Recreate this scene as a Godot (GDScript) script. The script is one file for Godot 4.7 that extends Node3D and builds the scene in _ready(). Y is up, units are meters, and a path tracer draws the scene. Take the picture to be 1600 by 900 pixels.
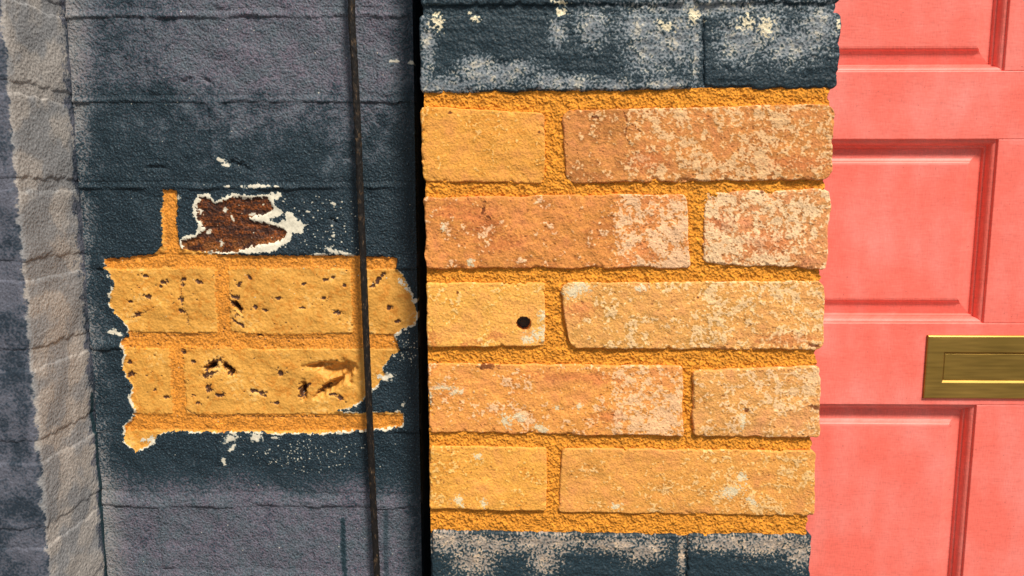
extends Node3D
# A close view of a painted brick wall, a half-stripped brick pier and a coral door.
# Units are metres. The pier's face is the plane z = 0, the street is on the +z side.

const LEFT_Z := -0.048      # face of the recessed wall
const DOOR_Z := -0.14       # face of the door
var rng := RandomNumberGenerator.new()
var used_names := {}

# ------------------------------------------------------------------ basics
func noise(s: int, metres: float, octaves := 3) -> FastNoiseLite:
	var n := FastNoiseLite.new()
	n.seed = s
	n.noise_type = FastNoiseLite.TYPE_SIMPLEX_SMOOTH
	n.frequency = 1.0 / metres
	n.fractal_octaves = octaves
	return n

func layer(w: int, h: int, s: int, texels: float, octaves := 3, sx := 1.0, sy := 1.0) -> PackedByteArray:
	var n := noise(s, texels, octaves)
	var im := n.get_image(maxi(8, int(w / sx)), maxi(8, int(h / sy)), false, false, true)
	if im.get_width() != w or im.get_height() != h:
		im.resize(w, h, Image.INTERPOLATE_CUBIC)
	if im.get_format() != Image.FORMAT_L8:
		im.convert(Image.FORMAT_L8)
	return im.get_data()

func sm(a: float, b: float, x: float) -> float:
	var t := clampf((x - a) / (b - a), 0.0, 1.0)
	return t * t * (3.0 - 2.0 * t)

func thing(called: String, label: String, category: String, at := Vector3.ZERO, group := "") -> Node3D:
	var o := Node3D.new()
	o.name = called
	add_child(o, true)
	o.position = at
	o.set_meta("label", label)
	o.set_meta("category", category)
	o.set_meta("kind", "thing")
	if group != "":
		o.set_meta("group", group)
	return o

func part(called: String, mesh: Mesh, m: Material, parent: Node3D, label := "") -> MeshInstance3D:
	var o := MeshInstance3D.new()
	var k := parent.get_path().get_concatenated_names() + "/" + called
	used_names[k] = used_names.get(k, -1) + 1
	o.name = called if used_names[k] == 0 else "%s_%03d" % [called, used_names[k]]
	o.mesh = mesh
	o.material_override = m
	parent.add_child(o, true)
	# meshes are made in world metres: undo the parent's place
	var off := Vector3.ZERO
	var p: Node = parent
	while p != self:
		off += (p as Node3D).position
		p = p.get_parent()
	o.position = -off
	if label != "":
		o.set_meta("label", label)
	return o

# grid of points, i to the right, j upwards, with an optional back-going skirt round its border
func grid_mesh(pts: PackedVector3Array, uvs: PackedVector2Array, nu: int, nv: int, skirt := 0.0, keep := PackedByteArray()) -> ArrayMesh:
	var nor := PackedVector3Array()
	nor.resize(pts.size())
	for j in nv:
		var j0 := maxi(j - 1, 0)
		var j1 := mini(j + 1, nv - 1)
		for i in nu:
			var i0 := maxi(i - 1, 0)
			var i1 := mini(i + 1, nu - 1)
			var du := pts[j * nu + i1] - pts[j * nu + i0]
			var dv := pts[j1 * nu + i] - pts[j0 * nu + i]
			nor[j * nu + i] = du.cross(dv).normalized()
	var idx := PackedInt32Array()
	var whole := keep.is_empty()
	for j in nv - 1:
		for i in nu - 1:
			if not whole and keep[j * nu + i] == 0:
				continue
			var a := j * nu + i
			idx.append(a); idx.append(a + nu + 1); idx.append(a + 1)
			idx.append(a); idx.append(a + nu); idx.append(a + nu + 1)
	if skirt > 0.0:
		var loop := PackedInt32Array()
		for i in nu - 1: loop.append(i)
		for j in nv - 1: loop.append(j * nu + nu - 1)
		for i in nu - 1: loop.append((nv - 1) * nu + nu - 1 - i)
		for j in nv - 1: loop.append((nv - 1 - j) * nu)
		var n := loop.size()
		var base := pts.size()
		for k in n:
			var p := pts[loop[k]]
			var q := pts[loop[(k + 1) % n]]
			var r := pts[loop[(k + n - 1) % n]]
			var d := q - r
			var out := Vector3(d.y, -d.x, 0).normalized()
			pts.append(p); nor.append(out); uvs.append(uvs[loop[k]])
			pts.append(Vector3(p.x, p.y, p.z - skirt)); nor.append(out); uvs.append(uvs[loop[k]])
		for k in n:
			var a := base + 2 * k
			var b := base + 2 * ((k + 1) % n)
			idx.append(a); idx.append(b); idx.append(b + 1)
			idx.append(a); idx.append(b + 1); idx.append(a + 1)
	var arr := []
	arr.resize(Mesh.ARRAY_MAX)
	arr[Mesh.ARRAY_VERTEX] = pts
	arr[Mesh.ARRAY_NORMAL] = nor
	arr[Mesh.ARRAY_TEX_UV] = uvs
	arr[Mesh.ARRAY_INDEX] = idx
	var me := ArrayMesh.new()
	me.add_surface_from_arrays(Mesh.PRIMITIVE_TRIANGLES, arr)
	return me

func box_mesh(a: Vector3, b: Vector3, bevel := 0.002) -> ArrayMesh:
	# a block with chamfered front edges
	var st := SurfaceTool.new()
	st.begin(Mesh.PRIMITIVE_TRIANGLES)
	rings(st, a.x, b.x, a.y, b.y, [[0.0, a.z], [0.0, b.z - bevel], [bevel * 0.35, b.z - bevel * 0.35], [bevel, b.z]], true)
	quad(st, Vector3(b.x, a.y, a.z), Vector3(a.x, a.y, a.z), Vector3(a.x, b.y, a.z), Vector3(b.x, b.y, a.z))
	return st.commit()

# four corners, counter-clockwise as seen from the front
func quad(st: SurfaceTool, a: Vector3, b: Vector3, c: Vector3, d: Vector3):
	var n := (b - a).cross(d - a)
	if n.length() < 1e-12:
		n = (c - b).cross(d - b)
	n = n.normalized()
	for p: Vector3 in [a, c, b, a, d, c]:
		st.set_normal(n)
		st.set_uv(Vector2(p.x + p.z, -p.y) / 0.6)
		st.add_vertex(p)

# mitred rings round a rectangle: each [inset, z]
func rings(st: SurfaceTool, x0: float, x1: float, y0: float, y1: float, prof: Array, cap: bool):
	var last := []
	for k in prof.size():
		var s: float = prof[k][0]
		var z: float = prof[k][1]
		var c := [Vector3(x0 + s, y0 + s, z), Vector3(x1 - s, y0 + s, z), Vector3(x1 - s, y1 - s, z), Vector3(x0 + s, y1 - s, z)]
		if k > 0:
			for e in 4:
				quad(st, last[e], last[(e + 1) % 4], c[(e + 1) % 4], c[e])
		last = c
	if cap:
		quad(st, last[0], last[1], last[2], last[3])

# ------------------------------------------------------------------ surface pictures of what the walls are made of
func raster(x0: float, y0: float, width: float, height: float, t: float, s: int) -> Dictionary:
	var w := int(width / t)
	var h := int(height / t)
	var k := 0.001 / t
	var r := {"w": w, "h": h, "x0": x0, "y1": y0 + h * t, "t": t}
	r.n1 = layer(w, h, s, 55 * k, 3)
	r.n2 = layer(w, h, s + 1, 16 * k, 4)
	r.n3 = layer(w, h, s + 2, 5.5 * k, 3)
	r.n4 = layer(w, h, s + 3, 3.0 * k, 3)
	r.ns = layer(w, h, s + 4, 6 * k, 3, 6.0, 1.0)
	r.rnd = layer(w, h, s + 5, 1.9 * k, 2)
	return r

func blank(r: Dictionary) -> PackedByteArray:
	var b := PackedByteArray()
	b.resize(r.w * r.h)
	return b

func stamp(buf: PackedByteArray, r: Dictionary, rows: Array, irregular: float, soft := 0.25, value := 255):
	var w: int = r.w
	var h: int = r.h
	var t: float = r.t
	var n3: PackedByteArray = r.n3
	var n2: PackedByteArray = r.n2
	var n4: PackedByteArray = r.n4
	for row in rows:
		var cx: float = (row[0] - r.x0) / t
		var cy: float = (r.y1 - row[1]) / t
		var rx: float = maxf(row[2] / t, 0.6)
		var ry: float = maxf(row[3] / t, 0.6)
		var a: float = -row[4]
		var ca := cos(a)
		var sa := sin(a)
		var reach := maxf(rx, ry) * (1.0 + irregular) + 1.0
		for y in range(maxi(0, int(cy - reach)), mini(h, int(cy + reach) + 2)):
			for x in range(maxi(0, int(cx - reach)), mini(w, int(cx + reach) + 2)):
				var dx := x - cx
				var dy := y - cy
				var u := (dx * ca + dy * sa) / rx
				var v := (-dx * sa + dy * ca) / ry
				var i := y * w + x
				var d := sqrt(u * u + v * v) + (n3[i] * 0.5 + n2[i] * 0.1 + n4[i] * 0.4 - 127.0) / 127.0 * irregular * 2.6
				var g := int(clampf((1.0 - d) / soft + 0.5, 0.0, 1.0) * value)
				if g > buf[i]:
					buf[i] = g

func line(buf: PackedByteArray, r: Dictionary, pts: PackedVector2Array, half: float, wander := 0.0008, value := 255):
	var rows := []
	for k in pts.size() - 1:
		var n := maxi(2, int(pts[k].distance_to(pts[k + 1]) / 0.0007))
		for q in n:
			var p := pts[k].lerp(pts[k + 1], float(q) / n)
			rows.append([p.x + rng.randfn(0, wander * 0.4), p.y + rng.randfn(0, wander * 0.4), half * rng.randf_range(0.5, 1.3), half * rng.randf_range(0.5, 1.3), 0.0])
	stamp(buf, r, rows, 0.3, 0.5, value)

# signed distance to a polygon in metres (negative inside), spread over the raster
func distance_field(poly: PackedVector2Array, r: Dictionary) -> PackedFloat32Array:
	var c := 0.001
	var w := int(ceil(r.w * r.t / c))
	var h := int(ceil(r.h * r.t / c))
	var inside := PackedByteArray()
	inside.resize(w * h)
	var lo := poly[0]
	var hi := poly[0]
	for p in poly:
		lo = lo.min(p)
		hi = hi.max(p)
	for y in h:
		var wy: float = r.y1 - (y + 0.5) * c
		if wy < lo.y or wy > hi.y:
			continue
		for x in w:
			var wx: float = r.x0 + (x + 0.5) * c
			if wx < lo.x or wx > hi.x:
				continue
			if Geometry2D.is_point_in_polygon(Vector2(wx, wy), poly):
				inside[y * w + x] = 1
	var out := PackedFloat32Array()
	out.resize(w * h)
	var ax := clampi(int((lo.x - r.x0) / c) - 25, 0, w - 1)
	var bx := clampi(int((hi.x - r.x0) / c) + 25, 0, w - 1)
	var ay := clampi(int((r.y1 - hi.y) / c) - 25, 0, h - 1)
	var by := clampi(int((r.y1 - lo.y) / c) + 25, 0, h - 1)
	out.fill(0.05)
	for want in 2:
		var d := PackedFloat32Array()
		d.resize(w * h)
		for y in range(ay, by + 1):
			for x in range(ax, bx + 1):
				d[y * w + x] = 0.0 if inside[y * w + x] == want else 90.0
		for y in range(ay + 1, by):
			for x in range(ax + 1, bx):
				var i := y * w + x
				d[i] = minf(minf(d[i], d[i - 1] + 1.0), minf(d[i - w] + 1.0, minf(d[i - w - 1], d[i - w + 1]) + 1.41))
		for y in range(by - 1, ay, -1):
			for x in range(bx - 1, ax, -1):
				var i := y * w + x
				d[i] = minf(minf(d[i], d[i + 1] + 1.0), minf(d[i + w] + 1.0, minf(d[i + w - 1], d[i + w + 1]) + 1.41))
		for y in range(ay, by + 1):
			for x in range(ax, bx + 1):
				var i := y * w + x
				var v := minf(d[i], 50.0) * c
				if want == 1:   # d = distance to the inside
					if inside[i] == 0: out[i] = v - 0.5 * c
				elif inside[i] == 1:
					out[i] = -v + 0.5 * c
	var im := Image.create_from_data(w, h, false, Image.FORMAT_RF, out.to_byte_array())
	im.resize(r.w, r.h, Image.INTERPOLATE_BILINEAR)
	return im.get_data().to_float32_array()

func rgb_texture(r: Dictionary, px: PackedByteArray) -> ImageTexture:
	return ImageTexture.create_from_image(Image.create_from_data(r.w, r.h, false, Image.FORMAT_RGB8, px))

func grey_texture(r: Dictionary, px: PackedByteArray) -> ImageTexture:
	return ImageTexture.create_from_image(Image.create_from_data(r.w, r.h, false, Image.FORMAT_L8, px))

func surface(color_map: Texture2D, relief: Texture2D, relief_cm: float, rough: float, spec := 0.5) -> StandardMaterial3D:
	var m := StandardMaterial3D.new()
	m.albedo_texture = color_map
	m.roughness = rough
	m.metallic_specular = spec
	if relief:
		m.heightmap_enabled = true
		m.heightmap_texture = relief
		m.heightmap_scale = relief_cm
	return m

func uv_of(r: Dictionary, x: float, y: float) -> Vector2:
	return Vector2((x - r.x0) / (r.w * r.t), (r.y1 - y) / (r.h * r.t))

# steps along a length, fine near both ends
func steps(length: float, fine: float) -> PackedFloat32Array:
	var ends := [0.0, 0.0004, 0.0010, 0.0018, 0.0028]
	var out := PackedFloat32Array()
	for e in ends: out.append(e)
	var inner := length - 2.0 * 0.0028
	var n := maxi(2, int(inner / fine))
	for k in range(1, n): out.append(0.0028 + inner * k / n)
	for k in range(ends.size() - 1, -1, -1): out.append(length - ends[k])
	return out

# ------------------------------------------------------------------ the scene
func _ready():
	rng.seed = 20240611
	var cam := Camera3D.new()
	cam.name = "camera"
	cam.fov = 42.57
	cam.near = 0.02
	cam.far = 400.0
	add_child(cam)
	cam.position = Vector3(0, 1.15, 0.65)
	cam.rotation_degrees = Vector3(-7.31, 1.065, 0)
	cam.current = true

	var env := Environment.new()
	env.background_mode = Environment.BG_SKY
	var sky := Sky.new()
	var sm_ := ProceduralSkyMaterial.new()
	sm_.sky_top_color = Color(0.93, 0.95, 0.98)
	sm_.sky_horizon_color = Color(0.70, 0.72, 0.74)
	sm_.sky_curve = 0.25
	sm_.ground_bottom_color = Color(0.34, 0.33, 0.32)
	sm_.ground_horizon_color = Color(0.45, 0.45, 0.45)
	sm_.sky_energy_multiplier = 0.42
	sm_.sun_angle_max = 1.0
	sky.sky_material = sm_
	env.sky = sky
	env.tonemap_mode = Environment.TONE_MAPPER_LINEAR
	env.tonemap_exposure = 3.15
	env.sdfgi_enabled = true
	env.ssao_enabled = true
	env.ssil_enabled = true
	var we := WorldEnvironment.new()
	we.name = "world_environment"
	we.environment = env
	add_child(we)
	var sun := DirectionalLight3D.new()
	sun.name = "sun"
	sun.light_energy = 0.5
	sun.light_angular_distance = 12.0
	sun.light_color = Color(1.0, 0.97, 0.92)
	sun.shadow_enabled = true
	add_child(sun)
	sun.look_at_from_position(Vector3(0.65, 1.55, 1.0), Vector3.ZERO, Vector3.UP)

	build_ground()
	build_recessed_wall()
	build_corner_pier()
	build_brick_pier()
	build_door()
	build_cable()

func build_ground():
	var n := NoiseTexture2D.new()
	n.width = 512; n.height = 512; n.seamless = true
	n.noise = noise(5, 40, 5)
	var g := Gradient.new()
	g.set_color(0, Color(0.36, 0.36, 0.36)); g.set_color(1, Color(0.56, 0.55, 0.54))
	n.color_ramp = g
	var m := StandardMaterial3D.new()
	m.albedo_texture = n
	m.roughness = 0.9
	m.uv1_triplanar = true
	m.uv1_world_triplanar = true
	var pm := PlaneMesh.new()
	pm.size = Vector2(80, 80)
	var o := MeshInstance3D.new()
	o.name = "pavement"
	o.mesh = pm
	o.material_override = m
	add_child(o)
	o.set_meta("kind", "structure")
	o.set_meta("label", "grey pavement in front of the wall")

# plain continuation of the paint above and below the detailed stretch
func plain_paint() -> StandardMaterial3D:
	var n := NoiseTexture2D.new()
	n.width = 512; n.height = 512; n.seamless = true
	n.noise = noise(9, 30, 5)
	var g := Gradient.new()
	g.set_color(0, Color(0.12, 0.19, 0.24)); g.set_color(1, Color(0.30, 0.33, 0.38))
	n.color_ramp = g
	var m := StandardMaterial3D.new()
	m.albedo_texture = n
	m.roughness = 0.6
	m.uv1_triplanar = true
	m.uv1_world_triplanar = true
	m.uv1_scale = Vector3(4, 4, 4)
	return m

# ------------------------------------------------------------------ recessed painted wall
const L_ROWS := [[1.3871, 1.3182], [1.3098, 1.2406], [1.2336, 1.1613], [1.1541, 1.0924], [1.0783, 1.0155], [1.0004, 0.9351], [0.9176, 0.8557], [0.8403, 0.7761], [0.7630, 0.7076]]
const L_JOINTS := [[-0.2763], [-0.3441, -0.1306], [-0.2884], [-0.3381], [-0.2917, -0.1602], [-0.3400], [-0.2966], [-0.3589, -0.2051], [-0.3040]]
const L_X0 := -0.4225
const L_X1 := -0.1035
var lh := PackedFloat32Array()      # relief of the recessed wall, 1 mm cells
var lh_w := 0
var lh_h := 0
const LH_X0 := -0.424
const LH_Y1 := 1.3600

func l_relief(x: float, y: float) -> float:
	var fx := clampf((x - LH_X0) / 0.001 - 0.5, 0.0, lh_w - 1.001)
	var fy := clampf((LH_Y1 - y) / 0.001 - 0.5, 0.0, lh_h - 1.001)
	var ix := int(fx)
	var iy := int(fy)
	var ax := fx - ix
	var ay := fy - iy
	var i := iy * lh_w + ix
	return lerpf(lerpf(lh[i], lh[i + 1], ax), lerpf(lh[i + lh_w], lh[i + lh_w + 1], ax), ay)

# 0 in a brick, 1 in a joint; also how far down a bed joint (0 top .. 1 bottom) or -1
func l_joint(x: float, y: float) -> Vector2:
	for k in L_ROWS.size():
		var top: float = L_ROWS[k][0]
		var bot: float = L_ROWS[k][1]
		if y > top:
			if k == 0:
				return Vector2(0, -1)
			var up: float = L_ROWS[k - 1][1]
			return Vector2(1, (up - y) / (up - top))
		if y >= bot:
			for j: float in L_JOINTS[k]:
				if absf(x - j) < 0.0066:
					return Vector2(1, -1)
			return Vector2(0, -1)
	return Vector2(0, -1)

func build_recessed_wall():
	var r := raster(LH_X0, 0.74, 0.33, 0.62, 0.0005, 100)
	var w: int = r.w
	var h: int = r.h
	var t: float = r.t
	var n1: PackedByteArray = r.n1
	var n2: PackedByteArray = r.n2
	var n3: PackedByteArray = r.n3
	var n4: PackedByteArray = r.n4
	var rnd: PackedByteArray = r.rnd
	var ns: PackedByteArray = r.ns
	var bare := PackedVector2Array([Vector2(-0.3436, 1.1535), Vector2(-0.3302, 1.1535), Vector2(-0.3299, 1.1391), Vector2(-0.3320, 1.1240), Vector2(-0.3305, 1.1076), Vector2(-0.3298, 1.0978), Vector2(-0.3182, 1.0954), Vector2(-0.2938, 1.0924), Vector2(-0.2693, 1.0912), Vector2(-0.2324, 1.0913), Vector2(-0.1957, 1.0907), Vector2(-0.1590, 1.0908), Vector2(-0.1346, 1.0896), Vector2(-0.1218, 1.0884), Vector2(-0.1233, 1.0786), Vector2(-0.1155, 1.0688), Vector2(-0.1108, 1.0565), Vector2(-0.1061, 1.0442), Vector2(-0.1044, 1.0342), Vector2(-0.1064, 1.0261), Vector2(-0.1139, 1.0217), Vector2(-0.1226, 1.0180), Vector2(-0.1276, 1.0142), Vector2(-0.1240, 1.0079), Vector2(-0.1217, 0.9991), Vector2(-0.1293, 0.9941), Vector2(-0.1344, 0.9877), Vector2(-0.1395, 0.9801), Vector2(-0.1334, 0.9744), Vector2(-0.1410, 0.9687), Vector2(-0.1474, 0.9622), Vector2(-0.1525, 0.9584), Vector2(-0.1590, 0.9494), Vector2(-0.1705, 0.9429), Vector2(-0.1882, 0.9383), Vector2(-0.1725, 0.9371), Vector2(-0.1505, 0.9372), Vector2(-0.1317, 0.9380), Vector2(-0.1204, 0.9374), Vector2(-0.1187, 0.9309), Vector2(-0.1207, 0.9245), Vector2(-0.1320, 0.9218), Vector2(-0.1509, 0.9204), Vector2(-0.1730, 0.9183), Vector2(-0.2015, 0.9162), Vector2(-0.2268, 0.9160), Vector2(-0.2521, 0.9165), Vector2(-0.2774, 0.9170), Vector2(-0.3027, 0.9169), Vector2(-0.3281, 0.9174), Vector2(-0.3523, 0.9166), Vector2(-0.3627, 0.9139), Vector2(-0.3669, 0.9067), Vector2(-0.3763, 0.9007), Vector2(-0.3855, 0.8961), Vector2(-0.3915, 0.9019), Vector2(-0.3957, 0.9065), Vector2(-0.3957, 0.9157), Vector2(-0.3933, 0.9235), Vector2(-0.3865, 0.9294), Vector2(-0.3827, 0.9391), Vector2(-0.3876, 0.9507), Vector2(-0.3838, 0.9611), Vector2(-0.3901, 0.9713), Vector2(-0.3937, 0.9821), Vector2(-0.3892, 0.9930), Vector2(-0.3911, 1.0031), Vector2(-0.3920, 1.0082), Vector2(-0.3860, 1.0126), Vector2(-0.3849, 1.0208), Vector2(-0.3906, 1.0283), Vector2(-0.3976, 1.0352), Vector2(-0.4008, 1.0440), Vector2(-0.3988, 1.0546), Vector2(-0.3944, 1.0633), Vector2(-0.3989, 1.0707), Vector2(-0.3998, 1.0756), Vector2(-0.4033, 1.0793), Vector2(-0.4027, 1.0873), Vector2(-0.3803, 1.0892), Vector2(-0.3554, 1.0923), Vector2(-0.3475, 1.0996), Vector2(-0.3455, 1.1137), Vector2(-0.3465, 1.1270), Vector2(-0.3445, 1.1403)])
	var flake := PackedVector2Array([Vector2(-0.3298, 1.0978), Vector2(-0.3299, 1.1064), Vector2(-0.3223, 1.1100), Vector2(-0.3143, 1.1113), Vector2(-0.3102, 1.1192), Vector2(-0.3146, 1.1270), Vector2(-0.3145, 1.1415), Vector2(-0.3079, 1.1493), Vector2(-0.2994, 1.1493), Vector2(-0.2930, 1.1427), Vector2(-0.2849, 1.1463), Vector2(-0.2769, 1.1499), Vector2(-0.2648, 1.1481), Vector2(-0.2441, 1.1487), Vector2(-0.2313, 1.1511), Vector2(-0.2302, 1.1475), Vector2(-0.2389, 1.1421), Vector2(-0.2361, 1.1373), Vector2(-0.2302, 1.1331), Vector2(-0.2321, 1.1289), Vector2(-0.2395, 1.1271), Vector2(-0.2427, 1.1247), Vector2(-0.2349, 1.1222), Vector2(-0.2274, 1.1247), Vector2(-0.2285, 1.1295), Vector2(-0.2258, 1.1343), Vector2(-0.2205, 1.1307), Vector2(-0.2153, 1.1241), Vector2(-0.2081, 1.1198), Vector2(-0.2133, 1.1120), Vector2(-0.2212, 1.1126), Vector2(-0.2232, 1.1089), Vector2(-0.2239, 1.1047), Vector2(-0.2302, 1.1016), Vector2(-0.2352, 1.0980), Vector2(-0.2396, 1.0949), Vector2(-0.2569, 1.0931), Vector2(-0.2938, 1.0918), Vector2(-0.3154, 1.0911)])
	var rusty := PackedVector2Array([Vector2(-0.3274, 1.0966), Vector2(-0.3276, 1.1046), Vector2(-0.3213, 1.1070), Vector2(-0.3126, 1.1082), Vector2(-0.3054, 1.1167), Vector2(-0.3110, 1.1258), Vector2(-0.3110, 1.1379), Vector2(-0.3075, 1.1457), Vector2(-0.3002, 1.1457), Vector2(-0.2938, 1.1391), Vector2(-0.2857, 1.1427), Vector2(-0.2764, 1.1463), Vector2(-0.2643, 1.1451), Vector2(-0.2436, 1.1463), Vector2(-0.2386, 1.1355), Vector2(-0.2455, 1.1307), Vector2(-0.2565, 1.1289), Vector2(-0.2628, 1.1259), Vector2(-0.2556, 1.1228), Vector2(-0.2483, 1.1222), Vector2(-0.2374, 1.1186), Vector2(-0.2272, 1.1144), Vector2(-0.2293, 1.1077), Vector2(-0.2393, 1.1034), Vector2(-0.2516, 1.1016), Vector2(-0.2628, 1.0992), Vector2(-0.2740, 1.0955), Vector2(-0.2937, 1.0936), Vector2(-0.3153, 1.0936)])
	var d_flake := distance_field(flake, r)
	var d_bare := distance_field(bare, r)
	var d_rusty := distance_field(rusty, r)
	var whites := blank(r)
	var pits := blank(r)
	var deep := blank(r)
	var runs := blank(r)
	# white undercoat where the paint flaked
	stamp(whites, r, [[-0.2541, 1.1565, 0.0121, 0.0018, 0.00], [-0.2814, 1.1565, 0.0030, 0.0009, 0.00], [-0.2347, 1.1565, 0.0024, 0.0009, 0.00], [-0.1833, 1.0956, 0.0073, 0.0024, -0.30], [-0.1712, 1.0932, 0.0085, 0.0018, -0.30], [-0.1956, 1.0925, 0.0085, 0.0012, 0.00], [-0.2855, 1.1349, 0.0021, 0.0021, 0.00], [-0.3088, 1.1331, 0.0018, 0.0024, 0.00], [-0.2902, 1.1028, 0.0018, 0.0030, 0.00], [-0.2792, 1.1270, 0.0012, 0.0036, 0.30], [-0.3019, 1.1137, 0.0030, 0.0018, 0.50], [-0.2601, 1.1301, 0.0036, 0.0015, 0.10], [-0.3023, 1.0936, 0.0036, 0.0018, 0.00], [-0.3294, 1.1463, 0.0024, 0.0018, 0.00], [-0.4008, 1.0170, 0.0048, 0.0024, 0.20], [-0.3940, 1.0145, 0.0024, 0.0018, 0.00], [-0.1218, 1.2706, 0.0042, 0.0015, 0.00], [-0.1059, 1.2689, 0.0024, 0.0015, 0.00], [-0.1132, 1.0590, 0.0036, 0.0024, -0.50], [-0.1061, 1.0479, 0.0030, 0.0024, 0.00], [-0.1192, 1.0663, 0.0048, 0.0030, -0.60], [-0.1385, 0.9725, 0.0066, 0.0024, -0.20], [-0.1334, 0.9744, 0.0054, 0.0024, 0.00], [-0.1190, 0.9457, 0.0018, 0.0024, 0.00], [-0.2064, 1.1331, 0.0018, 0.0012, 0.00], [-0.1819, 1.1403, 0.0024, 0.0012, -0.50], [-0.1822, 1.1102, 0.0018, 0.0012, 0.00], [-0.1838, 1.1199, 0.0012, 0.0012, 0.00], [-0.2904, 0.9104, 0.0073, 0.0036, 0.30], [-0.2650, 0.9113, 0.0060, 0.0036, 0.00], [-0.2896, 0.9006, 0.0036, 0.0024, 0.80], [-0.2985, 0.8875, 0.0018, 0.0048, 0.10], [-0.2472, 0.9120, 0.0042, 0.0012, 0.00], [-0.3701, 0.9080, 0.0048, 0.0036, 0.40], [-0.3783, 0.9079, 0.0030, 0.0024, 0.00], [-0.2862, 1.1809, 0.0048, 0.0018, -0.40], [-0.2822, 1.1767, 0.0036, 0.0018, 0.00]], 0.55, 0.35)
	var specks := []
	for k in 150:
		specks.append([rng.randfn(-0.2208, 0.030), rng.randfn(0.8958, 0.009), rng.randf_range(0.0003, 0.0007), rng.randf_range(0.0003, 0.0007), 0.0])
	for k in 90:
		specks.append([rng.randf_range(-0.2312, -0.1582), rng.randf_range(1.0968, 1.1481), rng.randf_range(0.0003, 0.0009), rng.randf_range(0.0003, 0.0007), 0.0])
	for k in 90:
		specks.append([rng.randf_range(-0.40, -0.105), rng.randf_range(0.78, 1.33), rng.randf_range(0.0003, 0.0006), rng.randf_range(0.0003, 0.0006), 0.0])
	for k in 40:
		specks.append([rng.randfn(-0.1149, 0.006), rng.randfn(1.0011, 0.010), rng.randf_range(0.0003, 0.0007), rng.randf_range(0.0003, 0.0007), 0.0])
	stamp(whites, r, specks, 0.4, 0.5)
	# holes and flaws in the bare bricks
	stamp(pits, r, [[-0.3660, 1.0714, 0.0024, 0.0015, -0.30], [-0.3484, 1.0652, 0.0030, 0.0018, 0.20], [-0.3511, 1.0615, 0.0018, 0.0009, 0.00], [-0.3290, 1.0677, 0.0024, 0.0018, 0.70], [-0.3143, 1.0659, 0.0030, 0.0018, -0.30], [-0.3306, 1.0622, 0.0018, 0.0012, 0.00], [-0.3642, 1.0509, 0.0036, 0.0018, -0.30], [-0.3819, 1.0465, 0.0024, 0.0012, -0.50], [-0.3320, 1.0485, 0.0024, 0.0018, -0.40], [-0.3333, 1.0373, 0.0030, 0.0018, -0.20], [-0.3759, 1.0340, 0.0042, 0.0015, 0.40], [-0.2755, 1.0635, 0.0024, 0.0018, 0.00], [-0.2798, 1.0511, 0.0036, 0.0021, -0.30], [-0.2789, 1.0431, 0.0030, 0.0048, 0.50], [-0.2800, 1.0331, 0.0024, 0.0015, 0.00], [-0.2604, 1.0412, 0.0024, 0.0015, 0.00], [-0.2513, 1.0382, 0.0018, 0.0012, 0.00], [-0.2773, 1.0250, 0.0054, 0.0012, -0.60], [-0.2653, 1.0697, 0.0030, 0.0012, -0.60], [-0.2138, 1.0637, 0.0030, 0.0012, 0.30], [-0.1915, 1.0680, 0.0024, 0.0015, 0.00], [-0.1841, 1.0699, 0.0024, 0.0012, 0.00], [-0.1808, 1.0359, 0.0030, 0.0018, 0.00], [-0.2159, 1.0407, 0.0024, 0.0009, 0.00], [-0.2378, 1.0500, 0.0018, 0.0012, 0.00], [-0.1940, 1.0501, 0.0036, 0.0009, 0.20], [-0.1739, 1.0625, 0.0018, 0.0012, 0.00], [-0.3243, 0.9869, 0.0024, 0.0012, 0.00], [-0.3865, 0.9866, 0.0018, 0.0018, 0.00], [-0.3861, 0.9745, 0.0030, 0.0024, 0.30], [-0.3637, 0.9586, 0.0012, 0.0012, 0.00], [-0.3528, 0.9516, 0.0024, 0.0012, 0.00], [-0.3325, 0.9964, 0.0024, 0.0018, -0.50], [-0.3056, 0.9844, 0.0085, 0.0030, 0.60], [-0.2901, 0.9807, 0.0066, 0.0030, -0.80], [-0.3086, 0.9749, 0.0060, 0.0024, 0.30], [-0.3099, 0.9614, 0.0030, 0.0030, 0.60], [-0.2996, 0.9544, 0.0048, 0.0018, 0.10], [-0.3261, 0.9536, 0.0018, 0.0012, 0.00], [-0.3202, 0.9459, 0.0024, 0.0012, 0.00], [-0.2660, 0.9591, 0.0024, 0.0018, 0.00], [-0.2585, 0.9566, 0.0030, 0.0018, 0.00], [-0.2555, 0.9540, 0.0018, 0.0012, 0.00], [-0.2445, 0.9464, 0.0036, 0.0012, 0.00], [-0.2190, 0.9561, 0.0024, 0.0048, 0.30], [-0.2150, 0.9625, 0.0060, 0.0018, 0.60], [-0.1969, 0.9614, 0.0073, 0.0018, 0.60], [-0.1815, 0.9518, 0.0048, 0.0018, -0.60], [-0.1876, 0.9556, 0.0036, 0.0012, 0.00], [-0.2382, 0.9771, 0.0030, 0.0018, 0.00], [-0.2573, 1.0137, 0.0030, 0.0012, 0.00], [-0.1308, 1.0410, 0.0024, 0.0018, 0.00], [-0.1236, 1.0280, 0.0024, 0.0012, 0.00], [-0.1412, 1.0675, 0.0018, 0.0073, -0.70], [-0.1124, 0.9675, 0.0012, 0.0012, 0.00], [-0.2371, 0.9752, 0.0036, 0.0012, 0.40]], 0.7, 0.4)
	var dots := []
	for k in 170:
		dots.append([rng.randf_range(-0.4013, -0.1611), rng.randf_range(0.9396, 1.0771), rng.randf_range(0.0003, 0.0010), rng.randf_range(0.0002, 0.0005), rng.randf_range(-0.5, 0.5)])
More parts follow.
